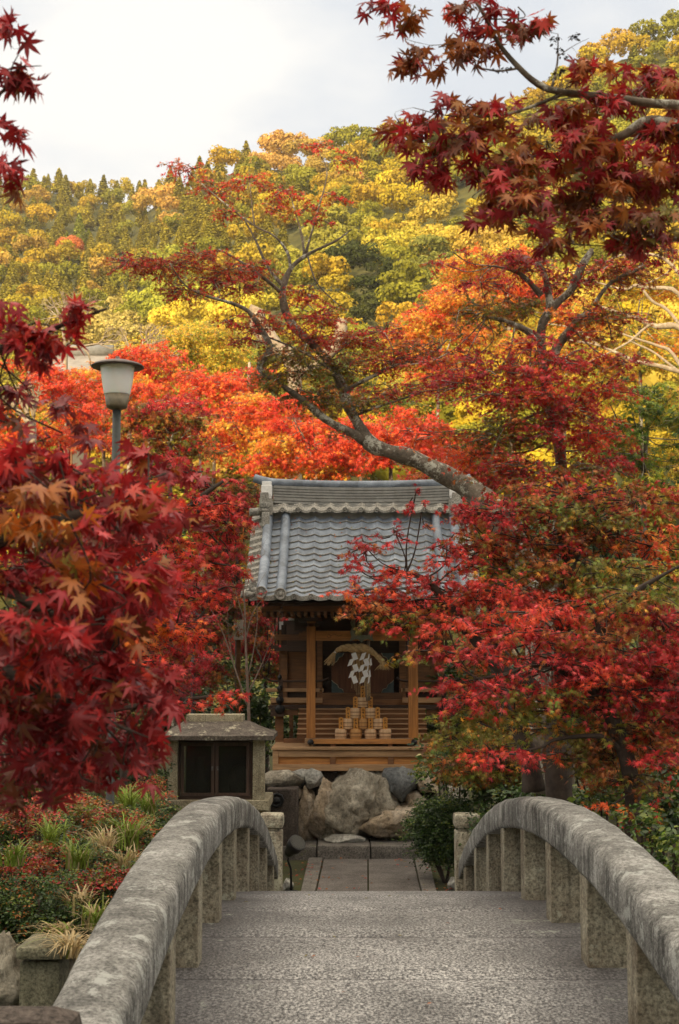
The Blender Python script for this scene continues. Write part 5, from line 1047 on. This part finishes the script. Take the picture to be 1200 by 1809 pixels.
sh = [
 ('dark red brown maple left behind the shrine eaves',420,960,60,110,22,['Br','Dk','Do'],30),
 ('shaded brown maple above the glass case',340,1100,80,110,20.5,['Dk','Br','A3'],40),
 ('thin wine red maple beside the shrine left wall',470,1150,50,80,23,['Br','Dk'],22),
 ('shaded rust maple behind the right bank trees',960,1150,150,150,16.5,['Br','Ru','Do'],60),
 ('shaded brown maple at the far right edge',1130,1200,110,160,14.5,['Br','Ru','Dk'],50),
 ('olive maple low behind the right rail',900,1330,120,60,15.5,['Do','Br','Ol'],36),
 ('rust maple in the shade at the right rail corner',1130,1370,90,70,12.5,['Br','Ru'],34),
 ('shaded crimson maple behind the lamp pole',220,1120,130,140,15,['Dk','A3'],50),
]
for i, a_ in enumerate(sh): midtree(*a_[:7], n=a_[7], seed=i+40, name='maple_tree', grp='shaded maples around the shrine', ls=.055, bark='bark_dark')

# evergreen screen behind the garden
def shrub(name, label, cx, cy, rx, ry, Y, pals, ls, tpl, n=10, prx=None, pry=None, dens=2.6, group=None, mat='leaf_g', dY=None, tilt=.8, droop=.1, cat='shrub', base=None, **kw):
    k = Y / F; gz = bank_z(at(cx, cy, Y).x, Y) if Y < 45 else 0; root = thing(name, label, cat, (at(cx, cy, Y).x, Y, gz), group)
    st = MB(); rs = random.Random(cx*3+cy)
    for i in range(4):
        a = rs.uniform(-.6, .6); p1 = Vector((at(cx,cy,Y).x, Y, gz-.03)); p3 = at(cx + a*rx, cy - ry*.2, Y + rs.uniform(-.3,.3)*rx*k); p2 = (p1+p3)/2 + Vector((a*.1, 0, .05)); pp, rr = smooth_path([p1,p2,p3],[.02,.014,.006],4); st.tube(pp, rr, 5)
    st.build('stem', M['bark_dark'], root)
    pads = apads(cx, cy, rx*.75, ry*.75, Y, n, prx or rx*.45, pry or ry*.45, pals, dY=dY or rx*k*.5, seed=int(cx+cy))
    crown('foliage', pads, ls, tpl, M[mat], root, dens=dens, tilt=tilt, droop=droop, twigs=False, **kw); return root
for i, (cx, cy, rx, ry, Y, lb) in enumerate([(60,1180,150,130,24,'dark evergreen bush deep behind the left maples'),(300,1240,110,80,23,'dark evergreen bush behind the glass case roof'),(450,1270,60,70,22,'dark evergreen bush between case and shrine'),(860,1220,110,120,21,'dark evergreen bush right behind the shrine'),(1040,1240,120,130,20,'dark evergreen bush behind the right bank trunks'),(1180,1250,110,140,19,'dark evergreen bush at the far right edge'),(640,1180,120,90,27,'dark evergreen bush straight behind the shrine'),(180,980,150,110,26,'dark evergreen bush behind the lamp pole'),(1000,1000,160,110,24,'dark evergreen bush high behind the rust maple'),(420,1100,110,110,27,'dark evergreen bush behind the bare sapling'),(545,1290,60,60,21.6,'dark evergreen bush glimpsed between the left shrine posts'),(735,1290,60,60,21.6,'dark evergreen bush glimpsed between the right shrine posts'),(10,1390,100,60,17,'dark evergreen bush low at the left edge beyond the bank'),(1190,1420,60,60,14,'dark evergreen bush low at the right edge beyond the bank')]):
    shrub('evergreen_bush', lb, cx, cy, rx, ry, Y, ['Dg','Dg','Gr'], .10, OVL, n=26, dens=1.7, group='evergreens screening the garden')

# ------------------------------------------------------------------ undergrowth by the bridge
PAL['Na'] = [('crimson',1.5),('red',1),('rust',3),('deep',2),('brown',3),('ogreen',1.6),('olive',1)]
UG = 'low plants on the left bank'
for nm, lb, cx, cy, rx, ry, Y, pals, ls, tpl, n in [
 ('round_shrub','rounded fine leaved green shrub among red sprays',88,1462,38,30,11,['Gr','Gl'],.022,OVL,14),
 ('hedge_shrub','dense dark green hedge shrub above the stone slab',20,1600,85,60,8.1,['Bx','Bx','Dg'],.022,OVL,30),
 ('hedge_shrub','small dark hedge shrub against the left handrail',120,1625,60,48,8.2,['Bx','Dg'],.022,OVL,20),
 ('nandina_shrub','red leaved shrub spreading beside the middle of the left handrail',165,1545,100,22,8.6,['Na','Na','Gr'],.026,OVL,20),
 ('nandina_shrub','low red leaved shrub at the left edge under the big maple',40,1530,60,22,9,['Na'],.026,OVL,12),
 ('nandina_shrub','upright red shrub near the left edge',45,1445,50,34,10,['Na','Pk'],.026,OVL,14),
 ('nandina_shrub','dull red shrub left of the glass case',175,1440,66,30,12,['Na','Gr','Br'],.028,OVL,18),
 ('nandina_shrub','red shrub at the foot of the glass case pillar',255,1400,50,26,14.5,['Na'],.03,OVL,12),
 ('nandina_shrub','pink red shrub below the dark maple leaves',110,1415,60,24,12.5,['Pk','Na'],.03,OVL,14),
 ('nandina_shrub','rusty sprawling shrub between hedge and grass tufts',70,1500,60,20,9.6,['Na','Bx','Do'],.026,OVL,12),
 ('fern_bush','dark green bush behind the red shrubs',190,1490,80,50,12.8,['Gr','Dg'],.04,OVL,20),
 ('fern_bush','shadowy green bush at the left edge behind the hedge',30,1500,80,60,12.5,['Dg','Gr'],.04,OVL,20),
 ('fern_bush','dark green bush filling the bank beside the rail crest',270,1450,60,40,13.6,['Dg','Gr','Bx'],.035,OVL,18),
 ('hedge_shrub','low dark filler shrub below the slab at the left edge',15,1670,60,34,8.0,['Bx','Dg'],.022,OVL,16),
 ('fern_bush','mid green bush between the red shrubs at the left',120,1495,60,30,10.4,['Gr','Gl','Bx'],.03,OVL,16),
 ('fern_bush','olive bush under the grass tufts by the rail',205,1530,60,34,9.6,['Gr','Bx','Do'],.028,OVL,18),
 ('fern_bush','dark bush between the hedge and the long red shrub',100,1575,70,26,9.0,['Dg','Bx','Do'],.026,OVL,18),
 ('fern_bush','tangled olive bush touching the lower handrail',185,1590,50,40,8.6,['Bx','Do'],.026,OVL,16),
 ('nandina_shrub','small rust red shrub among the grass near the rail crest',235,1475,46,20,11.2,['Na','Br'],.028,OVL,12),
 ('nandina_shrub','tall mixed red and green shrub leaning on the middle of the left rail',215,1465,50,46,10.8,['Na','Gr','Bx'],.028,OVL,20),
 ('broadleaf_shrub','tall olive green shrub in the middle of the left bank',135,1450,56,44,11.6,['Gl','Do','Na'],.03,OVL,18),
 ('broadleaf_shrub','tall green shrub at the left edge above the red sprays',20,1460,50,50,10.6,['Gr','Bx','Na'],.03,OVL,18),
 ('fern_bush','leafy dark bush left of the glass case',225,1370,70,60,16.2,['Gr','Dg'],.05,OVL,22)]:
    shrub(nm, lb, cx, cy, rx, ry, Y, pals, ls, tpl, n=n, group=UG, dens=2.2)
RG = 'shrubs on the right bank'
for nm, lb, cx, cy, rx, ry, Y, pals, ls, tpl, n in [
 ('variegated_shrub','glossy shrub with cream edged leaves at the shrine corner',805,1345,70,46,16.6,['Va','Va','Gr'],.075,OVL,16),
 ('conifer_shrub','dense round dark green conifer bush left of the right end post',787,1462,58,58,16,['Dg','Dg','Gr'],.034,OVL,90),
 ('broadleaf_shrub','shadowy shrub between cream edged shrub and maple trunks',880,1385,60,44,15.8,['Dg','Va'],.07,OVL,16),
 ('broadleaf_shrub','bright green broad leaved bush beyond the right handrail crest',1070,1415,56,34,9.8,['Gl'],.055,OVL,12),
 ('broadleaf_shrub','yellow green bush pressing against the right handrail',1155,1470,46,50,8.6,['Gl','Gr'],.05,OVL,14),
 ('broadleaf_shrub','dark glossy bush in the lower right corner above the rail',1180,1400,60,60,10.4,['Gr','Dg'],.06,OVL,14),
 ('broadleaf_shrub','small green bush at the right edge where the rail leaves the picture',1200,1500,30,50,7.9,['Gr','Gl'],.045,OVL,12),
 ('broadleaf_shrub','low dark bush under the maple trunks',970,1400,90,30,13,['Dg','Gr'],.06,OVL,16),
 ('broadleaf_shrub','dark bush behind the right handrail end',880,1460,60,40,14.8,['Dg','Gr'],.05,OVL,16)]:
    shrub(nm, lb, cx, cy, rx, ry, Y, pals, ls, tpl, n=n, group=RG, dens=2.3)
def tuft(px, py, Y, h, n, dry, lb, spread=1.0):
    mb = []; base = at(px, py, Y); root_z = base.z; P = []; F_ = []; cols = []
    for i in range(int(n*1.5)):
        a = rng.uniform(0, 2*math.pi); ln = 1.45 * h * rng.uniform(.6, 1.15); out = ln * rng.uniform(.25, .8) * spread; wd = rng.uniform(.004, .008)
        dx, dy = math.cos(a), math.sin(a); px_, py_ = -dy, dx; b0 = len(P); x0, y0 = base.x + rng.normal(0, .03), base.y + rng.normal(0, .03)
        for j in range(6):
            t = j / 5; z = root_z + ln * (t * 1.0 - .55 * spread * t * t * rng.uniform(.9, 1.1)); r_ = out * t * t * .6 + out * .4 * t; w2 = wd * (1 - t) ** .6 + .0006
            P += [(x0 + dx*r_ + px_*w2, y0 + dy*r_ + py_*w2, z), (x0 + dx*r_ - px_*w2, y0 + dy*r_ - py_*w2, z)]
        F_ += [(b0+2*j, b0+2*j+1, b0+2*j+3, b0+2*j+2) for j in range(5)]
        c = np.array(C['dry'] if rng.random() < dry else (C['lgreen'] if rng.random() < .6 else C['ogreen'])) * rng.uniform(.7, 1.2); cols += [tuple(c) + (1,)] * 12
    me = bpy.data.meshes.new('grass_tuft'); me.from_pydata([(p[0]-base.x, p[1]-base.y, p[2]-root_z) for p in P], [], F_); at_ = me.attributes.new('Col', 'FLOAT_COLOR', 'POINT'); at_.data.foreach_set('color', np.array(cols, dtype=np.float32).ravel())
    o = link('grass_tuft', me, M['grass']); o.location = base; tag(o, lb, 'grass tuft', 'grass tufts on the left bank')
for a_ in [(225,1445,12.5,.38,70,.05,'tall arching green grass tuft just left of the rail crest'),(228,1500,10.5,.34,46,.1,'yellow green grass tuft beside the rail, above the red shrub'),(185,1515,9.8,.26,46,.95,'straw coloured dry grass tuft in the middle of the bank'),(90,1500,9.6,.28,40,.0,'green grass tuft below the rounded shrub'),(138,1535,9.2,.24,40,.1,'yellow green tuft between the two long red shrubs'),(262,1440,13,.3,50,.1,'green grass tuft close to the glass case'),(222,1545,9.2,.24,36,.8,'dry tuft right against the handrail'),(145,1615,8.2,.2,40,.85,'dry drooping tuft by the hedge'),(112,1660,7.7,.16,36,.7,'brown drooping tuft at the stone slab',1.4),(125,1690,7.35,.22,50,.95,'withered tuft hanging beside the stone slab',1.5),(28,1530,8.6,.2,30,.1,'pale green tuft at the left edge'),(250,1480,11.5,.2,40,.5,'mixed dry and green tuft beside the rail crest'),(165,1640,7.9,.2,40,.4,'olive tuft against the lower handrail'),(60,1400,13.5,.3,40,.1,'green tuft below the dark maple leaves')]:
    tuft(*a_)
# rocks on the bank edge beside the rail
for bx_, sd_, lb_ in (((-90,1655,34,1850),31,'mossy brown rock at the left edge beside the greenish block'),((102,1694,172,1850),32,'brown rock between the greenish block and the handrail')):
    a, c = at(bx_[0], bx_[3], 7.6), at(bx_[2], bx_[1], 7.6); rockmesh('bank_rock', RM['big'], ((a.x+c.x)/2, 7.75, (a.z+c.z)/2), ((c.x-a.x)/2, .2, (c.z-a.z)/2), sd_, lb_, 'rock', None, .35)

# bare sapling beside the shrine
sap = thing('bare_sapling', 'nearly leafless pale sapling between the stone case and the shrine', 'tree', (at(440,1290,17.4).x, 17.4, 0)); mb = MB(); sY = 17.4
lims = [[(441,1400,.022),(440,1270,.02),(437,1200,.016),(434,1130,.012),(432,1060,.008),(424,1000,.003)],[(437,1245,.011),(415,1180,.008),(395,1120,.005),(372,1075,.002)],[(436,1230,.010),(460,1180,.007),(476,1140,.004),(486,1110,.002)],[(434,1130,.008),(446,1085,.005),(466,1055,.002)],[(437,1200,.008),(448,1150,.006),(455,1095,.004),(452,1040,.002)],[(415,1180,.005),(405,1130,.003),(402,1080,.0015)],[(433,1100,.005),(418,1050,.003),(408,1010,.001)],[(432,1060,.004),(440,1020,.002),(446,990,.001)]]
for i in range(22):
    j = lims[rng.integers(0, 8)]; a0 = j[rng.integers(1, len(j))]; lims.append([(a0[0],a0[1],.003),(a0[0]+rng.normal(0,12),a0[1]-rng.uniform(10,25),.002),(a0[0]+rng.normal(0,20),a0[1]-rng.uniform(25,50),.0008)])
for lb_ in lims:
    pp, rr = smooth_path([at(x,y,sY + .02*math.sin(x)) for x,y,_ in lb_], [r_*1.15 for *_, r_ in lb_], 4); mb.tube(pp, rr, 6)
mb.build('trunk', M['twig'], sap)
crown('crown', [(470,1130,20,26,sY,'Dk',.25),(400,1100,26,30,sY,'Br',.15),(455,1060,24,20,sY,'Dk',.2)], .03, SML, M['leaf'], sap, dens=1.5, twigs=False)
# dead pale trunk and white limbed tree, both in the sun
dt = thing('dead_tree', 'pale dead trunk with sawn off limbs behind the leaning maple', 'tree', GY(522,900,33)); mb = MB()
for lb_ in [[(523,1010,.2),(522,800,.17),(522,700,.16),(518,650,.16),(490,612,.2),(462,580,.22),(456,543,.2)],[(520,665,.14),(560,640,.14),(598,600,.15),(606,565,.13)],[(440,790,.05),(438,700,.05),(441,640,.03)]]:
    pp, rr = smooth_path([at(x,y,33) for x,y,_ in lb_], [r_ for *_, r_ in lb_], 5, .4); mb.tube(pp, rr, 9)
mb.build('trunk', M['bark_pale'], dt)
wt = thing('pale_limbed_tree', 'sunlit tree with bare whitish limbs sweeping left at the right edge', 'tree', GY(1290,900,31)); mb = MB(); br = MB()
for i, lb_ in enumerate([[(1300,1000,.28),(1290,800,.26),(1270,690,.22),(1235,600,.16),(1200,580,.12),(1150,572,.10),(1110,560,.07),(1070,545,.04),(1050,530,.02)],[(1270,690,.14),(1200,655,.09),(1130,640,.07),(1060,612,.05),(1000,600,.03)],[(1235,600,.12),(1200,520,.08),(1130,506,.07),(1105,512,.05),(1060,500,.03),(1000,480,.02)],[(1290,800,.1),(1200,640,.07),(1160,610,.05),(1100,590,.03)],[(1240,600,.08),(1190,470,.06),(1110,450,.05),(1060,470,.03),(1010,500,.02)],[(1105,512,.03),(1085,480,.025),(1080,455,.012)],[(1290,700,.09),(1190,560,.06),(1150,530,.05),(1120,480,.03),(1110,430,.01)],[(1060,612,.04),(1010,580,.03),(960,570,.015)],[(1150,572,.05),(1100,610,.04),(1040,640,.02)],[(1200,655,.05),(1150,620,.04),(1110,600,.02)],[(1130,506,.03),(1180,480,.02),(1200,440,.01)]]):
    pp, rr = smooth_path([at(x,y,31) for x,y,_ in lb_], [r_*.62 for *_, r_ in lb_], 5, .9); (mb if i == 0 else br).tube(pp, rr, 8)
mb.build('trunk', M['bark_pale'], wt); br.build('branches', M['bark_pale'], wt)
# bare twiggy trees in the sun at the left
for i, (cx, gy_, h_, Y, lb_) in enumerate([(225,690,100,38,'leafless pale tree with spreading twigs behind the lamp head'),(110,650,110,40,'pale leafless shrubby tree left of the lamp behind red leaves'),(60,780,80,24,'thin bare tree at the left edge among orange leaves')]):
    mb = MB(); t_ = thing('bare_tree', lb_, 'tree', GY(cx, gy_, Y)); gpy = proj(0, Y, 0)[1]; k = Y / F
    stack = [((cx, gpy), (cx+rng.normal(0,6), gy_-h_*.3), .1, 0)]
    while stack:
        (x0,y0),(x1,y1),r_,dp = stack.pop(); mb.tube([at(x0,y0,Y), at((x0+x1)/2+rng.normal(0,2),(y0+y1)/2,Y+rng.normal(0,.1)), at(x1,y1,Y)], [r_, r_*.8, r_*.6], 5, False)
        if dp < 5:
            for _ in range(2 + (dp < 3)):
                a = math.atan2(x1-x0, y0-y1) if dp else 0; a += rng.normal(0, .5); l_ = h_ * .32 * .75 ** dp * rng.uniform(.8,1.2); stack.append(((x1,y1),(x1+math.sin(a)*l_, y1-math.cos(a)*l_), max(r_*.6,.007), dp+1))
    mb.build('trunk', M['bark_pale'], t_)
# temple buildings glimpsed behind the red maples
def hall(cx0, cx1, pr, pe, Y, dep, label, roofm):
    h_ = thing('temple_hall', label, 'building', (at((cx0+cx1)/2, pe, Y).x, Y, 0)); a, c = at(cx0, pe, Y), at(cx1, pe, Y); zr_h = at(600, pr, Y+dep/2).z; w_ = MB()
    w_.box(a.x+.8, c.x-.8, Y+.8, Y+dep-.8, 0, a.z); w_.build('wall', M['cream'], h_)
    n_ = 10; rm = MB(); vs = []
    for j in range(n_+1):
        t = j/n_; y = Y + dep/2*t; z = a.z + (zr_h-a.z)*(t*.75+.25*t*t); vs += [(a.x-.2, y, z), (c.x+.2, y, z), (a.x-.2, y, z-.35), (c.x+.2, y, z-.35)]
    for j in range(n_+1):
        t = 1-j/n_; y = Y+dep - dep/2*t; z = a.z + (zr_h-a.z)*(t*.75+.25*t*t); vs += [(a.x-.2, y, z), (c.x+.2, y, z), (a.x-.2, y, z-.35), (c.x+.2, y, z-.35)]
    fs = []
    for j in range(2*n_+1): b0 = 4*j; fs += [(b0,b0+1,b0+5,b0+4),(b0+2,b0+6,b0+7,b0+3),(b0,b0+4,b0+6,b0+2),(b0+1,b0+3,b0+7,b0+5)]
    fs += [(0,2,3,1),(4*(2*n_+1),4*(2*n_+1)+1,4*(2*n_+1)+3,4*(2*n_+1)+2)]; rm.add(vs, fs); rm.build('roof', roofm, h_)
    for i in range(5):
        x = a.x + 1 + (c.x-a.x-2)*i/4; pm_ = MB(); pm_.box(x-.1, x+.1, Y+.72, Y+.8, 0, a.z-.1); pm_.build('post', M['wood_mid'], h_)
    rb_ = MB(); rb_.tube([(a.x-.3, Y+dep/2, zr_h+.1), (c.x+.3, Y+dep/2, zr_h+.1)], .22, 8); rb_.build('ridge', M['ridge'], h_)
thatch = plain('thatch_grey', (.30,.27,.24), .95, 0, .3, 2)
hall(60, 160, 626, 656, 43, 5, 'small hall with grey roof and cream wall left of the lamp head', thatch)
# hanging bronze lantern and pale signboards glimpsed left of the shrine
tl = thing('metal_lantern', 'small dark framed lantern with pale panes behind the crimson maple', 'lantern', (at(342,1125,19).x, 19, 0)); mb = pbox(334,1092,350,1118,19,.12); mb.build('pane', M['cream'], tl)
mb = MB(); c0 = at(342,1118,19.06); c1 = at(342,1090,19.06); mb.lathe((c0.x,19.06,c0.z-.05), [(.09,0),(.09,.045)], 6); mb.build('base', M['black'], tl); mb = MB(); mb.lathe((c1.x,19.06,c1.z-.01), [(.11,0),(.1,.03),(.03,.08),(.02,.12)], 6); mb.build('cap', M['black'], tl); mb = MB(); mb.tube([(c0.x,19.06,0),(c0.x,19.06,c0.z-.04)], .03, 8); mb.build('pole', M['black'], tl)
for i, (x0_, y0_, x1_, y1_, lb_) in enumerate([(413,1095,430,1130,'pale board glimpsed left of the bare sapling'),(510,1092,520,1120,'pale upright board seen under the shrine eaves'),(492,1098,502,1112,'small pale board beside the upright one under the eaves')]):
    w_ = MB(); a, c = at(x0_, y1_, 21), at(x1_, y0_, 21); w_.box(a.x, c.x, 21, 21.04, a.z, c.z); t_ = thing('wooden_signboard', lb_, 'signboard', ((a.x+c.x)/2, 21, 0)); w_.build('board', M['plaster'], t_); w_ = MB(); w_.box((a.x+c.x)/2-.03, (a.x+c.x)/2+.03, 21.045, 21.09, 0, c.z); w_.build('post', M['wood_mid'], t_)

# fallen leaves over moss and path edges
n = 900; x = rng.uniform(-3, 3.6, n); y = rng.uniform(14.2, 18.2, n); ok = (np.abs(x - .35) > .55) | (rng.random(n) < .3); x, y = x[ok], y[ok]
zz_ = np.array([max(bank_z(a, b), .03 if -.45 < a < 1.2 else 0) + .02 for a, b in zip(x, y)]); n = len(x)
me = leafmesh('fallen_leaves', SML, np.stack([x, y, zz_], 1), rng.normal(0, 1, (n, 3)) * [1, 1, .1], np.tile([0, 0, 1.], (n, 1)) + rng.normal(0, .2, (n, 3)), np.full(n, .035), palpick('Ru', n) * .8, M['leaf']); tag(link('fallen_leaves', me), 'scattered fallen maple leaves on the moss beside the path', 'fallen leaves', None, 'stuff')

n = 26; x = rng.uniform(-.6, 1.1, n); y = rng.uniform(4.6, 9.5, n); me = leafmesh('bridge_leaves', MID, np.stack([x, y, CZ - 1.383 - KQ*(y-7.5)**2 + .012], 1), rng.normal(0, 1, (n, 3)) * [1, 1, .05], np.tile([0, 0, 1.], (n, 1)) + rng.normal(0, .12, (n, 3)), np.full(n, .02), palpick('Br', n), M['leaf']); tag(link('fallen_leaves', me), 'few small fallen leaves lying on the bridge deck', 'fallen leaves', None, 'stuff')
# ------------------------------------------------------------------ forest on the hillside
def unitcrown(kind, nq, seed, core=True):
    r_ = np.random.default_rng(seed); P = []; Nn = []; S = []; Cc = []
    if kind == 'broad':
        nb = 16; th = r_.uniform(0, 2*np.pi, nb); zz = r_.uniform(-.25, .8, nb); rr = np.sqrt(np.maximum(0, 1 - np.clip(zz, 0, 1)**2)) * .68; cen = np.stack([rr*np.cos(th), rr*np.sin(th), zz*.62+.1], 1); br_ = r_.uniform(.26, .46, nb); tone = r_.uniform(.82, 1.16, nb)
        for b in range(nb):
            m = nq // nb; v = r_.normal(0, 1, (m, 3)); v /= np.linalg.norm(v, axis=1, keepdims=True); v[:, 2] = np.abs(v[:, 2]) * np.where(r_.random(m) < .8, 1, -1)
            P.append(cen[b] + v * br_[b] * r_.uniform(.8, 1.08, (m, 1)) * [1, 1, .8]); Nn.append(v + r_.normal(0, .35, (m, 3))); S.append(r_.uniform(.028, .06, m)); Cc.append(tone[b] * r_.uniform(.74, 1.2, m))
    else:
        nl = 11
        for i in range(nl):
            t = i / nl; z = -.7 + 2.0 * t; R_ = .72 * (1 - t) ** .85 + .03; m = int(nq / nl * (1.6 * (1 - t) + .25)); a = r_.uniform(0, 2*np.pi, m); nbr = 9; lob = .75 + .25 * np.cos(a * nbr + i * 1.7) ; q = r_.uniform(.35, 1, m) ** .6
            P.append(np.stack([R_*q*lob*np.cos(a), R_*q*lob*np.sin(a), z + .16 - .30*q + r_.normal(0, .03, m)], 1)); Nn.append(np.stack([np.cos(a)*.6, np.sin(a)*.6, np.full(m, .9)], 1) + r_.normal(0, .3, (m, 3))); S.append(r_.uniform(.035, .065, m)); Cc.append((.65 + .5*q) * r_.uniform(.75, 1.2, m))
    return np.concatenate(P), np.concatenate(Nn), np.concatenate(S), np.concatenate(Cc)
def crown_mesh(name, kind, nq, seed, mat):
    P, Nn, S, Cc = unitcrown(kind, nq, seed); ax = np.cross(Nn, rng.normal(0, 1, Nn.shape)); tp = [(np.array([(-.7,-.7,0),(.7,-.7,.05),(.8,.6,-.05),(-.6,.8,.05)], float), [(0,1,2,3)])]
    me = leafmesh(name, tp, P, ax, Nn, S, Cc[:, None] * np.array([[1, 1, 1]]), mat)
    bm = bmesh.new(); bm.from_mesh(me); L0 = bm.verts.layers.float_color.get('Col')
    if kind == 'broad': g = bmesh.ops.create_icosphere(bm, subdivisions=2, radius=.66, matrix=Matrix.Translation((0,0,.12)) @ Matrix.Diagonal((1.1,1.1,.85,1)))
    else: g = bmesh.ops.create_cone(bm, segments=9, radius1=.42, radius2=.02, depth=1.7, cap_ends=True, matrix=Matrix.Translation((0,0,.1)))
    for v in g['verts']: v[L0] = (.8,.8,.8,1)
    t = bmesh.ops.create_cone(bm, segments=6, radius1=.07, radius2=.04, depth=1.2, cap_ends=False, matrix=Matrix.Translation((0,0,-.95)))
    for v in t['verts']: v[L0] = (.45,.35,.5,1)
    bm.to_mesh(me); bm.free(); return me
CM = {'broad': [crown_mesh('broadleaf_tree', 'broad', 6000, s, M['far']) for s in (1,2,3,4)], 'con': [crown_mesh('conifer_tree', 'con', 4000, s, M['far']) for s in (5,6,7)]}
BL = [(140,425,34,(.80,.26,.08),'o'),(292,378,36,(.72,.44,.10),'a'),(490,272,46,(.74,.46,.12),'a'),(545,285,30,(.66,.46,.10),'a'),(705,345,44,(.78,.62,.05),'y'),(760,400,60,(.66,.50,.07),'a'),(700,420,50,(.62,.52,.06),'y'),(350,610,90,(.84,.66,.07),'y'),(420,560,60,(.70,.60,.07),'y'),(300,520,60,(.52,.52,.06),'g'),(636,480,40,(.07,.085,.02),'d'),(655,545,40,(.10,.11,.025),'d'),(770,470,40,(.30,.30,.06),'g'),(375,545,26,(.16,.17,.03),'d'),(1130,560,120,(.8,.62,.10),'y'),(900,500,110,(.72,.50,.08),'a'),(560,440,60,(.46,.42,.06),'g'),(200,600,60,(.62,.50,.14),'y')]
KL = {'o':'lone orange red tree among green ones on the hillside','a':'amber crowned tree on the sunlit hillside','y':'bright yellow tree on the sunlit hillside','g':'yellow green round tree on the sunlit hillside','d':'dark shaded evergreen gap tree on the hillside','c':'olive green conifer on the sunlit hillside','b':'golden green round tree on the sunlit hillside'}
pts = []; cell = {}
rr_ = random.Random(5); tries = 0
while tries < 90000 and len(pts) < 3200:
    tries += 1; y = 50 + (335 - 50) * rr_.random() ** .8; x = rr_.uniform(-.30, .30) * y; z = hill_z(x, y); px, py = proj(x, y, z + 2.5)
    if not (-60 < px < 1260) or y > ridge_y(px) + 6: continue
    sp = 2.0 + y * .0072; k = (int(x // 6), int(y // 6)); bad = False
    for i in (-1, 0, 1):
        for j in (-1, 0, 1):
            for q in cell.get((k[0]+i, k[1]+j), ()):
                if (q[0]-x)**2 + (q[1]-y)**2 < sp*sp: bad = True; break
    if bad: continue
    cell.setdefault(k, []).append((x, y)); pts.append((x, y, z, px, py, sp))
def place(px, py):
    h = 'left third' if px < 400 else ('middle' if px < 800 else 'right third')
    v = 'high up in the' if py < 330 else ('half way up in the' if py < 450 else 'low down in the')
    return v + ' ' + h
def hc(px, py):
    for cx, cy, r_, col, kd in BL:
        if (px-cx)**2 + ((py-cy)*1.15)**2 < r_*r_ and rr_.random() < (.95 if kd in 'od' else .8): return col, kd
    if px < 520 and rr_.random() < .72: v = rr_.random(); return (.38+.12*v, .33+.08*v, .035+.01*v), 'c'
    v = rr_.random()
    if v > .84: return (.30+.1*rr_.random(),.32,.045), 'c'
    if v < .07: return (.58,.38,.07), 'a'
    if v < .15: return (.62,.47,.035), 'y'
    if v < .5: return (.36,.34,.035), 'g'
    return (.50+.12*rr_.random(), .37+.06*rr_.random(), .035), 'b'
pts.sort(key=lambda p: -(p[5] / p[1])); used_o = False; SP_, SA, SN, SS, SC = [], [], [], [], []
print('hill trees', len(pts))
for i, (x, y, z, px, py, sp) in enumerate(pts):
    col, kd = hc(px, py); kind = 'con' if kd == 'c' else 'broad'
    if kd == 'o':
        if used_o: col, kd, kind = (.36,.38,.05), 'c', 'con'
        used_o = True
    s = sp * rr_.uniform(.5, .86) * (1 if kind == 'broad' else .85) * (1.25 if kd == 'o' else 1); cz = z + s * 1.15
    j = rr_.uniform(.85, 1.12); col = tuple(c * j for c in col)
    if i < 285 or kd == 'o':
        me = CM[kind][rr_.randrange(len(CM[kind]))]; o = bpy.data.objects.new('conifer_tree' if kind == 'con' else 'broadleaf_tree', me); COL.objects.link(o)
        o.location = (x, y, cz); o.rotation_euler = (0, 0, rr_.uniform(0, 6.28)); o.scale = (s * (1.15 if kind == 'con' else 1), s * (1.15 if kind == 'con' else 1), s * rr_.uniform(.8, 1.1)); o.color = col + (1,); tag(o, KL[kd] if kd == 'o' else KL[kd].replace('on the sunlit hillside', 'on the hillside').replace('on the hillside', 'on the hillside, ' + place(px, py)), 'tree', None if kd == 'o' else {'a':'amber','y':'bright yellow','g':'yellow green','d':'dark','c':'conifer','b':'golden green'}[kd] + ' forest trees ' + place(px, py) + ' of the hillside')
    else:
        P, Nn, S_, Cc = unitcrown(kind, 1100, 100 + i % 9); a = rr_.uniform(0, 6.28); ca, sa = math.cos(a), math.sin(a); Rz = np.array([[ca,-sa,0],[sa,ca,0],[0,0,1]])
        SP_.append((P @ Rz.T) * s + [x, y, cz]); SN.append(Nn @ Rz.T); SS.append(S_ * s * 1.55); SC.append(Cc[:, None] * np.array(col))
if SP_:
    Pn = np.concatenate(SP_); Nn = np.concatenate(SN)
    me = leafmesh('distant_forest', [(np.array([(-.7,-.7,0),(.7,-.7,.05),(.8,.6,-.05),(-.6,.8,.05)], float), [(0,1,2,3)])], Pn, np.cross(Nn, rng.normal(0,1,Nn.shape)), Nn, np.concatenate(SS), np.concatenate(SC), leafmat('far_forest_leaf', .2, .8, False, .1)); tag(link('distant_forest', me), 'dense sunlit forest covering the upper hillside up to the skyline', 'forest', None, 'stuff')
# under-canopy so the soil does not shine between the crowns is left to the crowns themselves

# autumn air between the garden and the hill
mb = MB(); mb.box(-420, 420, -160, 520, -2.4, 175); hz = mb.build('haze', None); hz['kind'] = 'stuff'
m = bpy.data.materials.new('haze_air'); m.use_nodes = True; t = m.node_tree; t.nodes.remove(t.nodes['Principled BSDF']); pv = t.nodes.new('ShaderNodeVolumePrincipled')
pv.inputs['Color'].default_value = (.95,.93,.88,1); pv.inputs['Density'].default_value = .00028; pv.inputs['Anisotropy'].default_value = .2; t.links.new(pv.outputs[0], t.nodes['Material Output'].inputs['Volume']); hz.data.materials.append(m)
